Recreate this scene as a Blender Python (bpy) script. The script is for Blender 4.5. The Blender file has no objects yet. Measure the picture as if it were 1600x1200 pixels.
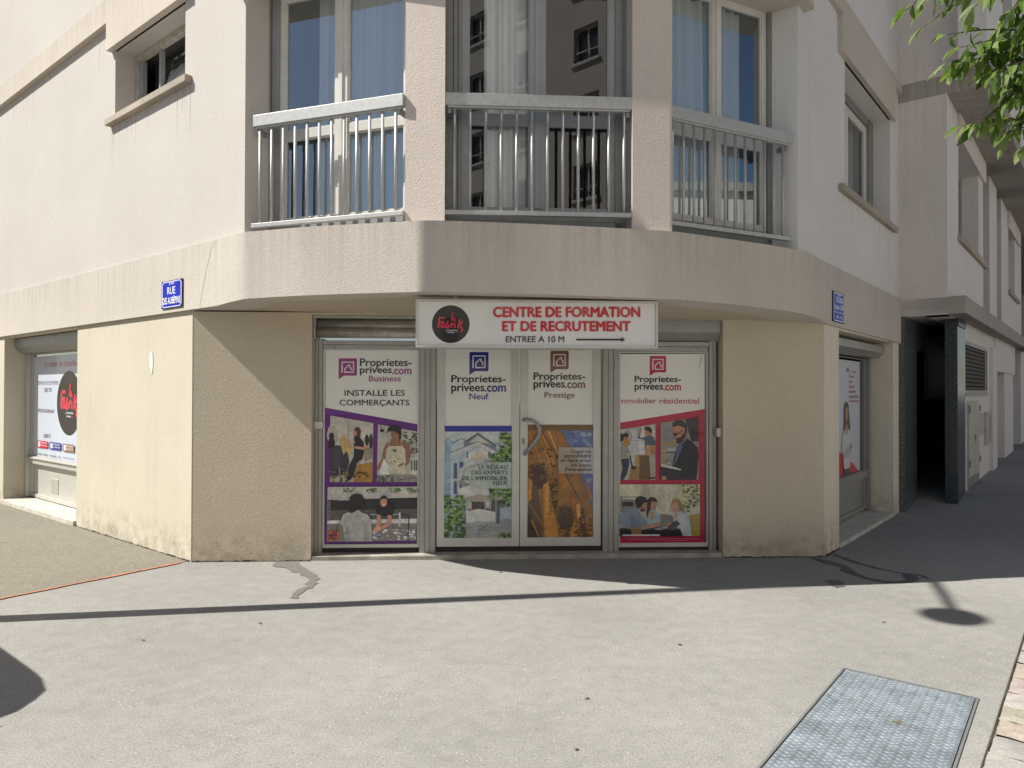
import bpy, bmesh, math, random
from mathutils import Vector
random.seed(7)
sc = bpy.context.scene
# ------------------------------------------------------------ camera, sky, sun, exposure
cam_d = bpy.data.cameras.new('camera'); cam = bpy.data.objects.new('camera', cam_d)
sc.collection.objects.link(cam); sc.camera = cam
cam_d.sensor_fit = 'HORIZONTAL'; cam_d.sensor_width = 36.0; cam_d.lens = 1123/1600*36.0
cam_d.clip_start = 0.05; cam_d.clip_end = 600
from mathutils import Matrix
cam.matrix_world = (Matrix.Translation((0, 0, 1.6)) @ Matrix.Rotation(math.radians(90.56), 4, 'X')
                    @ Matrix.Rotation(math.radians(0.15), 4, 'Z'))
SUN_EL, SUN_AZ = math.radians(48), math.radians(9.0)       # light travels towards +X, turned SUN_AZ towards +Y
to_sun = Vector((-math.cos(SUN_AZ)*math.cos(SUN_EL), -math.sin(SUN_AZ)*math.cos(SUN_EL), math.sin(SUN_EL)))
w = bpy.data.worlds.new('World'); sc.world = w; w.use_nodes = True
nt = w.node_tree; bg = nt.nodes['Background']
sky = nt.nodes.new('ShaderNodeTexSky'); sky.sky_type = 'NISHITA'; sky.sun_disc = False
sky.sun_elevation = SUN_EL
sky.sun_rotation = math.atan2(to_sun.x, to_sun.y)
nt.links.new(sky.outputs[0], bg.inputs[0]); bg.inputs[1].default_value = 0.054
sl = bpy.data.lights.new('sun', 'SUN'); sl.energy = 5.0; sl.angle = math.radians(0.45); sl.color = (1.0, 0.955, 0.88)
so = bpy.data.objects.new('sun', sl); sc.collection.objects.link(so)
so.rotation_euler = to_sun.to_track_quat('Z', 'Y').to_euler(); so.location = (-20, -3, 25)
sc.view_settings.view_transform = 'Standard'; sc.view_settings.look = 'None'
sc.view_settings.gamma = 1.0; sc.view_settings.exposure = 0.58
sc.cycles.max_bounces = 8; sc.cycles.diffuse_bounces = 4; sc.cycles.glossy_bounces = 4
sc.cycles.transparent_max_bounces = 12
C = sc.collection

# ------------------------------------------------------------ frames: a vertical plane with u along it, d outwards
class Fr:
    def __init__(s, o, u):
        s.o = Vector((o[0], o[1])); s.u = Vector((u[0], u[1])).normalized(); s.n = Vector((s.u.y, -s.u.x))
    def w(s, u, z, d=0.0):
        p = s.o + s.u*u + s.n*d
        return (p.x, p.y, z)
P1 = (-2.989, 6.712); P2 = (3.035, 6.989)
L = Fr(P1, (.7734, -.634)); F = Fr(P1, (P2[0]-P1[0], P2[1]-P1[1])); R = Fr(P2, (.634, .773))
A = (-2.2945, 6.143); B = (-.77, 5.612); Cc = (1.26, 5.735); D = (2.543, 6.389)
def fr2(a, b): return Fr(a, (b[0]-a[0], b[1]-a[1]))
B1, B2, B3 = fr2(A, B), fr2(B, Cc), fr2(Cc, D)
RE = 3.348
E0 = R.w(RE, 0)[:2]
G = Fr(E0, (.7734, -.634)); Q = Fr(E0, (.634, .773)); W = Fr(G.w(.562, 0)[:2], (.634, .773))

def gh(x, y):
    """height of the pavement: the street climbs a little past the entrance"""
    t = (x-3.035)*.634 + (y-6.989)*.773
    a = max(0.0, min(1.0, (t-3.2)/1.6)); a = a*a*(3-2*a)
    return a*.17 + max(0.0, t-4.8)*.018

# ------------------------------------------------------------ mesh builder
class MB:
    def __init__(s): s.v = []; s.f = []; s.m = []; s.c = []; s.col = (1, 1, 1)
    def poly(s, pts, mi=0):
        b = len(s.v); s.v += [tuple(p) for p in pts]; s.f.append(tuple(range(b, b+len(pts)))); s.m.append(mi); s.c.append(s.col)
    def hexa(s, p, mi=0):
        b = len(s.v); s.v += [tuple(q) for q in p]
        for q in ((0, 1, 2, 3), (7, 6, 5, 4), (0, 4, 5, 1), (1, 5, 6, 2), (2, 6, 7, 3), (3, 7, 4, 0)):
            s.f.append(tuple(b+i for i in q)); s.m.append(mi); s.c.append(s.col)
    def box(s, fr, u0, u1, z0, z1, d0, d1, mi=0):
        """box in a frame; d0 inner, d1 outer"""
        s.hexa([fr.w(u0, z0, d1), fr.w(u1, z0, d1), fr.w(u1, z1, d1), fr.w(u0, z1, d1),
                fr.w(u0, z0, d0), fr.w(u1, z0, d0), fr.w(u1, z1, d0), fr.w(u0, z1, d0)], mi)
    def wbox(s, x0, x1, y0, y1, z0, z1, mi=0):
        s.hexa([(x0, y0, z0), (x1, y0, z0), (x1, y0, z1), (x0, y0, z1), (x0, y1, z0), (x1, y1, z0), (x1, y1, z1), (x0, y1, z1)], mi)
    def panel(s, fr, u0, u1, z0, z1, d0, d1, holes=(), mi=0):
        us = sorted({u0, u1, *[h[i] for h in holes for i in (0, 1) if u0 < h[i] < u1]})
        zs = sorted({z0, z1, *[h[i] for h in holes for i in (2, 3) if z0 < h[i] < z1]})
        def solid(i, j):
            if i < 0 or j < 0 or i >= len(us)-1 or j >= len(zs)-1: return False
            cu, cz = (us[i]+us[i+1])/2, (zs[j]+zs[j+1])/2
            return not any(h[0] < cu < h[1] and h[2] < cz < h[3] for h in holes)
        for i in range(len(us)-1):
            for j in range(len(zs)-1):
                if not solid(i, j): continue
                a, b, c, e = us[i], us[i+1], zs[j], zs[j+1]
                s.poly([fr.w(a, c, d1), fr.w(b, c, d1), fr.w(b, e, d1), fr.w(a, e, d1)], mi)
                s.poly([fr.w(a, e, d0), fr.w(b, e, d0), fr.w(b, c, d0), fr.w(a, c, d0)], mi)
                if not solid(i-1, j): s.poly([fr.w(a, c, d0), fr.w(a, c, d1), fr.w(a, e, d1), fr.w(a, e, d0)], mi)
                if not solid(i+1, j): s.poly([fr.w(b, c, d1), fr.w(b, c, d0), fr.w(b, e, d0), fr.w(b, e, d1)], mi)
                if not solid(i, j-1): s.poly([fr.w(a, c, d0), fr.w(b, c, d0), fr.w(b, c, d1), fr.w(a, c, d1)], mi)
                if not solid(i, j+1): s.poly([fr.w(a, e, d1), fr.w(b, e, d1), fr.w(b, e, d0), fr.w(a, e, d0)], mi)
    def frame(s, fr, u0, u1, z0, z1, w_, d0, d1, mi=0, wb=None, wt=None):
        wb = wb or w_; wt = wt or w_
        s.panel(fr, u0, u1, z0, z1, d0, d1, [(u0+w_, u1-w_, z0+wb, z1-wt)], mi)
    def prism(s, fr, pts, d0, d1, mi=0):
        """outline in (u,z) extruded d0..d1"""
        n = len(pts)
        s.poly([fr.w(u, z, d1) for u, z in pts], mi); s.poly([fr.w(u, z, d0) for u, z in reversed(pts)], mi)
        for i in range(n):
            a, b = pts[i], pts[(i+1) % n]
            s.poly([fr.w(a[0], a[1], d0), fr.w(b[0], b[1], d0), fr.w(b[0], b[1], d1), fr.w(a[0], a[1], d1)], mi)
    def uprism(s, fr, pts, u0, u1, mi=0):
        """profile in (d,z) extruded along u"""
        n = len(pts)
        s.poly([fr.w(u0, z, d) for d, z in pts], mi); s.poly([fr.w(u1, z, d) for d, z in reversed(pts)], mi)
        for i in range(n):
            a, b = pts[i], pts[(i+1) % n]
            s.poly([fr.w(u0, a[1], a[0]), fr.w(u1, a[1], a[0]), fr.w(u1, b[1], b[0]), fr.w(u0, b[1], b[0])], mi)
    def vprism(s, pts, z0, z1, mi=0):
        n = len(pts)
        s.poly([(x, y, z1) for x, y in pts], mi); s.poly([(x, y, z0) for x, y in reversed(pts)], mi)
        for i in range(n):
            a, b = pts[i], pts[(i+1) % n]
            s.poly([(a[0], a[1], z0), (b[0], b[1], z0), (b[0], b[1], z1), (a[0], a[1], z1)], mi)
    def tube(s, pts, rad, k=8, mi=0):
        pts = [Vector(p) for p in pts]; rs = rad if isinstance(rad, (list, tuple)) else [rad]*len(pts)
        base = len(s.v); up = None
        for i, p in enumerate(pts):
            t = (pts[min(i+1, len(pts)-1)] - pts[max(i-1, 0)]).normalized()
            if up is None:
                up = Vector((0, 0, 1)) if abs(t.z) < .9 else Vector((1, 0, 0))
            x = t.cross(up).normalized(); y = x.cross(t).normalized(); up = y
            for j in range(k):
                a = 2*math.pi*j/k; s.v.append(tuple(p + (x*math.cos(a)+y*math.sin(a))*rs[i]))
        for i in range(len(pts)-1):
            for j in range(k):
                a = base+i*k+j; b = base+i*k+(j+1) % k
                s.f.append((a, b, b+k, a+k)); s.m.append(mi); s.c.append(s.col)
        s.f.append(tuple(base+j for j in reversed(range(k)))); s.m.append(mi); s.c.append(s.col)
        s.f.append(tuple(base+(len(pts)-1)*k+j for j in range(k))); s.m.append(mi); s.c.append(s.col)
    def build(s, name, mats, parent=None, smooth=False, bevel=0, fix=True):
        me = bpy.data.meshes.new(name)
        off = Vector(parent.matrix_world.translation) if parent else Vector()
        if parent is not None:
            off = WL[parent.name]
        me.from_pydata([tuple(Vector(p)-off) for p in s.v], [], s.f)
        if not isinstance(mats, (list, tuple)): mats = [mats]
        for m in mats: me.materials.append(m)
        me.polygons.foreach_set('material_index', s.m)
        if any(c != (1, 1, 1) for c in s.c):
            ca = me.color_attributes.new('Col', 'FLOAT_COLOR', 'CORNER')
            for p in me.polygons:
                c = s.c[p.index]
                for li in p.loop_indices: ca.data[li].color = (c[0], c[1], c[2], c[3] if len(c) > 3 else 1)
        if fix:
            bm = bmesh.new(); bm.from_mesh(me)
            bmesh.ops.remove_doubles(bm, verts=bm.verts, dist=1e-5)
            bmesh.ops.recalc_face_normals(bm, faces=bm.faces)
            bm.to_mesh(me); bm.free()
        if smooth:
            for p in me.polygons: p.use_smooth = True
        me.update()
        o = bpy.data.objects.new(name, me); C.objects.link(o)
        if parent: o.parent = parent; WL[o.name] = WL[parent.name]
        else: WL[o.name] = Vector()
        if bevel:
            md = o.modifiers.new('b', 'BEVEL'); md.width = bevel; md.segments = 2; md.limit_method = 'ANGLE'
        return o
WL = {}
def thing(name, label, cat, loc, group=None):
    o = bpy.data.objects.new(name, None); C.objects.link(o); o.location = loc; o.empty_display_size = .3
    WL[o.name] = Vector(loc); tag(o, label, cat, group); return o
def tag(o, label=None, cat=None, group=None, kind=None):
    if label: o['label'] = label
    if cat: o['category'] = cat
    if group: o['group'] = group
    if kind: o['kind'] = kind
    return o
def struct(o): o['kind'] = 'structure'; return o

# ------------------------------------------------------------ materials
def srgb(r, g, b):
    f = lambda c: (c/255/12.92) if c/255 <= .04045 else ((c/255+.055)/1.055)**2.4
    return (f(r), f(g), f(b))
class NM:
    """tiny node helper"""
    def __init__(s, name):
        s.m = bpy.data.materials.new(name); s.m.use_nodes = True; s.t = s.m.node_tree
        s.b = s.t.nodes['Principled BSDF']; s.pos = s.n('ShaderNodeNewGeometry').outputs['Position']
    def n(s, t, **k):
        x = s.t.nodes.new(t)
        for a, v in k.items(): setattr(x, a, v)
        return x
    def l(s, a, b): s.t.links.new(a, b)
    def scaled(s, v):
        x = s.n('ShaderNodeVectorMath', operation='MULTIPLY'); s.l(s.pos, x.inputs[0]); x.inputs[1].default_value = v; return x.outputs[0]
    def noise(s, scale, detail=4, vec=None, rough=.55, dist=0):
        x = s.n('ShaderNodeTexNoise'); x.inputs['Scale'].default_value = scale; x.inputs['Detail'].default_value = detail
        x.inputs['Roughness'].default_value = rough; x.inputs['Distortion'].default_value = dist
        s.l(vec if vec is not None else s.pos, x.inputs['Vector']); return x.outputs['Fac']
    def ramp(s, fac, a, b, ca=(0, 0, 0), cb=(1, 1, 1)):
        x = s.n('ShaderNodeValToRGB'); e = x.color_ramp.elements
        e[0].position = a; e[1].position = b; e[0].color = (*ca, 1); e[1].color = (*cb, 1)
        s.l(fac, x.inputs[0]); return x.outputs[0]
    def mix(s, fac, a, b, mode='MIX'):
        x = s.n('ShaderNodeMix', data_type='RGBA', blend_type=mode)
        for k, v in ((0, fac), (6, a), (7, b)):
            if isinstance(v, (int, float)): x.inputs[k].default_value = v
            elif isinstance(v, tuple): x.inputs[k].default_value = (*v, 1)
            else: s.l(v, x.inputs[k])
        return x.outputs[2]
    def math(s, op, a, b=0):
        x = s.n('ShaderNodeMath', operation=op)
        for k, v in ((0, a), (1, b)):
            if isinstance(v, (int, float)): x.inputs[k].default_value = v
            else: s.l(v, x.inputs[k])
        return x.outputs[0]
    def z(s):
        x = s.n('ShaderNodeSeparateXYZ'); s.l(s.pos, x.inputs[0]); return x.outputs[2]
    def bump(s, h, strength, dist=.005, prev=None):
        x = s.n('ShaderNodeBump'); x.inputs['Strength'].default_value = strength; x.inputs['Distance'].default_value = dist
        s.l(h, x.inputs['Height'])
        if prev is not None: s.l(prev, x.inputs['Normal'])
        return x.outputs[0]
    def out(s, col=None, rough=None, normal=None, metal=None, spec=None, coat=None):
        for k, v in (('Base Color', col), ('Roughness', rough), ('Normal', normal), ('Metallic', metal), ('Specular IOR Level', spec), ('Coat Weight', coat)):
            if v is None: continue
            i = s.b.inputs[k]
            if isinstance(v, tuple): i.default_value = (*v, 1)
            elif isinstance(v, (int, float)): i.default_value = v
            else: s.l(v, i)
        return s.m

def stucco(name, base, alt, streak=.25, coarse=.5, foot=False, topdirt=None, sc_=1.0, streakcol=(.35, .32, .28)):
    m = NM(name)
    big = m.ramp(m.noise(.9, 5), .35, .68)
    col = m.mix(big, base, alt)
    fine = m.ramp(m.noise(60*sc_, 3), .3, .75, (.90, .90, .90), (1.04, 1.04, 1.04))
    col = m.mix(1.0, col, fine, 'MULTIPLY')
    st = m.noise(1.0, 5, m.scaled((14, 14, .55)), .65)
    st = m.ramp(st, .5, .78)
    patch = m.ramp(m.noise(.7, 3), .38, .62)
    col = m.mix(m.math('MULTIPLY', m.math('MULTIPLY', st, patch), streak), col, streakcol)
    if topdirt:   # run-off stains below a ledge between z0 and z1
        z0, z1, amt = topdirt
        g = m.n('ShaderNodeMapRange'); m.l(m.z(), g.inputs[0]); g.inputs[1].default_value = z0; g.inputs[2].default_value = z1
        s2 = m.ramp(m.noise(1.0, 6, m.scaled((15, 15, .3)), .75), .42, .72)
        k = m.math('MULTIPLY', m.math('MULTIPLY', m.math('POWER', g.outputs[0], 1.3), s2), amt)
        col = m.mix(k, col, (.16, .145, .13))
    if foot:
        g = m.n('ShaderNodeMapRange'); m.l(m.z(), g.inputs[0]); g.inputs[1].default_value = .38; g.inputs[2].default_value = 0
        k = m.math('MULTIPLY', g.outputs[0], m.ramp(m.noise(7, 6, None, .7), .42, .68))
        col = m.mix(m.math('MULTIPLY', k, .75), col, (.20, .165, .12))
    b1 = m.bump(m.noise(75*sc_, 5, None, .62, .0), coarse, .009)
    b2 = m.bump(m.noise(170*sc_, 3), coarse*.5, .004, b1)
    return m.out(col, .92, b2, spec=.2)

M = {}
M['wall_up'] = stucco('pink_render', (.555, .525, .49), (.52, .488, .455), .4, .22, streakcol=(.45, .40, .35))
M['wall_upr'] = stucco('shade_lifted_pink_render', (.74, .725, .70), (.69, .675, .655), .4, .22, streakcol=(.45, .42, .39))  # same paint as the left wall; bounced light in the shade put into its colour
M['wall_low'] = stucco('cream_render', (.61, .57, .46), (.56, .52, .42), .35, .22, foot=True, streakcol=(.33, .29, .22))
M['wall_f'] = stucco('rough_cream_render', (.62, .55, .43), (.57, .50, .39), .25, .8, foot=True)
M['wall_r'] = stucco('shade_lifted_cream_render', (.76, .70, .58), (.70, .64, .53), .35, .25, foot=True, streakcol=(.30, .27, .22))  # cream render lightened in colour to brighten the shaded right side
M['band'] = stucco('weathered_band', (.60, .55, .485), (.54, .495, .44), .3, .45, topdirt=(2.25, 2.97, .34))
M['pillar'] = stucco('rough_pillar_render', (.66, .585, .53), (.61, .54, .49), .2, .55)
M['band2'] = stucco('upper_band', (.60, .54, .47), (.54, .49, .43), .5, .3, topdirt=(5.4, 6.0, .45))
M['sill'] = stucco('stained_sill', (.50, .44, .36), (.33, .29, .24), .9, .4, streakcol=(.12, .11, .09))
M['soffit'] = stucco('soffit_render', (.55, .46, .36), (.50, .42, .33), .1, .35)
M['wing'] = stucco('wing_render', (.72, .66, .62), (.67, .61, .575), .3, .2)
M['wing_white'] = stucco('wing_white', (.74, .71, .69), (.69, .66, .64), .35, .2)
M['wslab'] = stucco('slab_concrete', (.44, .405, .36), (.38, .35, .31), .6, .3, topdirt=(2.5, 2.85, .6))
M['opp'] = stucco('opposite_render', (.66, .62, .56), (.60, .56, .51), .3, .2)
M['opp2'] = stucco('ochre_render', (.46, .38, .28), (.42, .35, .26), .3, .2)

def simple(name, col, rough=.5, metal=0, noise=.12, scale=30, bump=0, spec=.5, coat=0):
    m = NM(name)
    f = m.ramp(m.noise(scale, 4), .3, .7, (1-noise,)*3, (1+noise*.4,)*3)
    c = m.mix(1.0, col, f, 'MULTIPLY')
    nrm = m.bump(m.noise(scale*2, 3), bump, .003) if bump else None
    return m.out(c, rough, nrm, metal, spec, coat)
M['alu'] = simple('anodised_aluminium', (.35, .348, .33), .42, .45, .10, 8)
M['alu_light'] = simple('pale_aluminium', (.55, .545, .50), .42, .25, .08, 8)
M['alu_dark'] = simple('grey_aluminium', (.25, .255, .25), .45, .3, .12, 8)
M['rail'] = simple('galvanised_rail', (.47, .475, .47), .5, .35, .12, 25)
M['white_frame'] = simple('white_frame', (.66, .645, .60), .4, 0, .08, 10)
M['grey_frame'] = simple('grey_frame', (.33, .35, .37), .4, .1, .08, 10)
M['shutter'] = simple('shutter_metal', (.42, .40, .36), .35, .5, .25, 14)
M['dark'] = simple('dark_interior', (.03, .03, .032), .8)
M['room'] = simple('room_paint', (.16, .15, .14), .9)
M['black_rub'] = simple('black_rubber', (.02, .02, .02), .7)
M['stone'] = simple('pale_stone_sill', (.60, .56, .48), .7, 0, .3, 9, .2)
M['thresh'] = simple('worn_threshold', (.40, .37, .32), .8, 0, .35, 7, .3)
M['marble'] = simple('dark_polished_granite', (.05, .062, .072), .2, 0, .6, 40)
M['cab'] = simple('cabinet_paint', (.47, .45, .40), .6, 0, .15, 6)
M['white_paint'] = simple('white_paint_patch', (.72, .71, .70), .6)
M['bulb'] = simple('lamp_metal', (.10, .11, .11), .5, .5)
M['bark'] = simple('bark', (.11, .085, .065), .9, 0, .5, 25, .8)
M['tile'] = simple('roof_tile', (.30, .13, .075), .8, 0, .4, 8, .5)
M['van'] = simple('van_paint', (.55, .56, .57), .25, 0, .03, 5, 0, .5, .8)
M['grille'] = simple('claustra_metal', (.07, .065, .06), .6, .2, .2, 20)
M['orange'] = simple('red_mortar', (.50, .20, .12), .9, 0, .4, 40, .4)
M['tar'] = simple('tar_repair', (.17, .165, .155), .9, 0, .35, 60, .6)
M['crack'] = simple('crack_dark', (.16, .14, .12), .95)
M['leaf_litter'] = simple('dry_leaf', (.16, .13, .10), .9)
M['drain_dark'] = simple('gap_dark', (.04, .036, .03), .95)

def print_mat(name, rough=.35, coat=.2):
    m = NM(name); a = m.n('ShaderNodeVertexColor', layer_name='Col')
    f = m.ramp(m.noise(220, 2), .3, .7, (.93,)*3, (1.02,)*3)
    # photographic prints (alpha 0) carry grain and tonal variation of their own
    n1 = m.ramp(m.noise(26, 9, None, .72), .32, .68, (.70, .70, .72), (1.28, 1.25, 1.2)); n2 = m.ramp(m.noise(9, 4), .3, .7, (.78, .80, .84), (1.16, 1.12, 1.06))
    inv = m.math('SUBTRACT', 1.0, a.outputs[1]); c = m.mix(1.0, a.outputs[0], f, 'MULTIPLY')
    c = m.mix(m.math('MULTIPLY', inv, .85), c, m.mix(1.0, m.mix(1.0, c, n1, 'MULTIPLY'), n2, 'MULTIPLY'))
    return m.out(c, rough, coat=coat, spec=.3)
M['print'] = print_mat('printed_vinyl', .3, .5); M['enamel'] = print_mat('enamel_plate', .4, .05)

def glass(name, f0, tint=(1, 1, 1), rough=0.0, gcol=(.95, .97, 1)):
    m = NM(name); t = m.t; out = t.nodes['Material Output']
    g = m.n('ShaderNodeBsdfGlossy'); g.inputs['Roughness'].default_value = rough; g.inputs['Color'].default_value = (*gcol, 1)
    tr = m.n('ShaderNodeBsdfTransparent'); tr.inputs[0].default_value = (*tint, 1)
    lw = m.n('ShaderNodeFresnel'); lw.inputs[0].default_value = 1.45
    fac = m.math('MULTIPLY', m.math('ADD', lw.outputs[0], f0), 1.0)
    bmp = m.bump(m.noise(1.2, 2), .03, .02); m.l(bmp, g.inputs['Normal'])
    mx = m.n('ShaderNodeMixShader'); m.l(fac, mx.inputs[0]); m.l(tr.outputs[0], mx.inputs[1]); m.l(g.outputs[0], mx.inputs[2])
    m.l(mx.outputs[0], out.inputs[0]); return m.m
def streak_mat():
    m = NM('rain_streak_stain'); t = m.t; out = t.nodes['Material Output']; m.out((.30, .27, .23), .95)
    tr = m.n('ShaderNodeBsdfTransparent'); mx = m.n('ShaderNodeMixShader')
    m.l(m.math('MULTIPLY', m.ramp(m.noise(1, 4, m.scaled((60, 60, 2.5))), .35, .7), .30), mx.inputs[0]); m.l(tr.outputs[0], mx.inputs[1]); m.l(m.b.outputs[0], mx.inputs[2]); m.l(mx.outputs[0], out.inputs[0]); return m.m
M['streak'] = streak_mat()
M['glass'] = glass('window_glass', .27, (.93, .98, 1.0), gcol=(.84, .95, 1)); M['glass_mid'] = glass('window_glass_plain', .045, (.95, .97, .98))
M['glass_dim'] = glass('tinted_glass', .14, (.5, .52, .52))
def curtain_mat():
    m = NM('sheer_curtain'); t = m.t; out = t.nodes['Material Output']
    d = m.n('ShaderNodeBsdfDiffuse'); d.inputs[0].default_value = (.93, .94, .95, 1)
    tl = m.n('ShaderNodeBsdfTranslucent'); tl.inputs[0].default_value = (.75, .75, .73, 1)
    tr = m.n('ShaderNodeBsdfTransparent')
    a = m.n('ShaderNodeMixShader'); a.inputs[0].default_value = .15; m.l(d.outputs[0], a.inputs[1]); m.l(tl.outputs[0], a.inputs[2])
    b = m.n('ShaderNodeMixShader'); b.inputs[0].default_value = .97; m.l(tr.outputs[0], b.inputs[1]); m.l(a.outputs[0], b.inputs[2])
    m.l(b.outputs[0], out.inputs[0]); return m.m
M['curtain'] = curtain_mat()

def pavement_mat(name, base, alt, speck=.5, grain=105, bump=.35, stains=True):
    m = NM(name)
    col = m.mix(m.ramp(m.noise(.55, 6, None, .6), .35, .66), base, alt)
    col = m.mix(1.0, col, m.ramp(m.noise(9, 6, None, .65), .3, .72, (.88,)*3, (1.07,)*3), 'MULTIPLY')
    col = m.mix(1.0, col, m.ramp(m.noise(grain, 3), .30, .70, (.72,)*3, (1.24,)*3), 'MULTIPLY')
    v = m.n('ShaderNodeTexVoronoi'); v.inputs['Scale'].default_value = 34; m.l(m.pos, v.inputs['Vector'])
    dot = m.ramp(v.outputs['Distance'], .10, .22, (1, 1, 1), (0, 0, 0)); dk = m.n('ShaderNodeSeparateColor'); m.l(v.outputs['Color'], dk.inputs[0]); dot = m.math('MULTIPLY', dot, m.math('GREATER_THAN', dk.outputs[0], .45))
    dot2 = m.math('MULTIPLY', m.ramp(v.outputs['Distance'], .14, .3, (1, 1, 1), (0, 0, 0)), m.math('LESS_THAN', dk.outputs[0], .28)); col = m.mix(m.math('MULTIPLY', dot2, .38), col, (.13, .125, .115))
    pk = m.ramp(m.noise(2.2, 5, None, .65), .42, .66)
    col = m.mix(m.math('MULTIPLY', m.math('MULTIPLY', dot, pk), speck), col, (.75, .72, .66))
    if stains:
        v2 = m.n('ShaderNodeTexVoronoi'); v2.inputs['Scale'].default_value = 2.3; v2.inputs['Randomness'].default_value = 1; m.l(m.pos, v2.inputs['Vector'])
        d2 = m.ramp(v2.outputs['Distance'], .012, .06, (1, 1, 1), (0, 0, 0))
        col = m.mix(m.math('MULTIPLY', d2, .28), col, (.19, .18, .17))
        s3 = m.ramp(m.noise(1.7, 7, m.scaled((.5, 1.6, 1)), .7), .56, .72)
        col = m.mix(m.math('MULTIPLY', s3, .22), col, (.24, .22, .20))
    b = m.bump(m.noise(grain, 3), bump, .003); b = m.bump(m.noise(5, 4), .25, .01, b)
    return m.out(col, .88, b, spec=.25)
M['pave'] = pavement_mat('pale_asphalt_pavement', (.322, .314, .292), (.262, .256, .238), .5)
M['asph'] = pavement_mat('coarse_asphalt', (.235, .215, .17), (.20, .185, .15), .9, 55, 1.0, False)
M['road'] = pavement_mat('road_asphalt', (.29, .285, .275), (.26, .25, .24), .3)
def granite():
    m = NM('granite_kerb'); oi = m.n('ShaderNodeObjectInfo')
    v = m.n('ShaderNodeVertexColor', layer_name='Col')
    col = m.mix(1.0, v.outputs[0], m.ramp(m.noise(90, 4), .3, .7, (.8,)*3, (1.12,)*3), 'MULTIPLY')
    col = m.mix(1.0, col, m.ramp(m.noise(6, 5), .3, .7, (.85,)*3, (1.08,)*3), 'MULTIPLY')
    return m.out(col, .8, m.bump(m.noise(25, 5), .5, .01), spec=.3)
M['granite'] = granite()
def galva():
    m = NM('galvanised_tread_plate')
    v = m.n('ShaderNodeTexVoronoi'); v.inputs['Scale'].default_value = 35; m.l(m.pos, v.inputs['Vector'])
    c = m.mix(m.ramp(m.noise(4, 6, None, .7), .42, .62), (.30, .35, .385), (.22, .255, .28))
    c = m.mix(1.0, c, m.ramp(v.outputs['Color'], .2, .9, (.85,)*3, (1.1,)*3), 'MULTIPLY')
    c = m.mix(m.ramp(m.noise(11, 5), .62, .74), c, (.20, .17, .12))
    return m.out(c, m.ramp(m.noise(14, 3), .3, .7, (.5,)*3, (.68,)*3), metal=.4)
M['galva'] = galva()
def leafmat():
    m = NM('leaf'); v = m.n('ShaderNodeVertexColor', layer_name='Col')
    t = m.t; out = t.nodes['Material Output']
    m.out(v.outputs[0], .5, spec=.3)
    tl = m.n('ShaderNodeBsdfTranslucent'); m.l(m.mix(.4, v.outputs[0], (.22, .36, .04)), tl.inputs[0])
    mx = m.n('ShaderNodeMixShader'); mx.inputs[0].default_value = .55
    m.l(m.b.outputs[0], mx.inputs[1]); m.l(tl.outputs[0], mx.inputs[2]); m.l(mx.outputs[0], out.inputs[0]); return m.m
M['leaf'] = leafmat()

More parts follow.
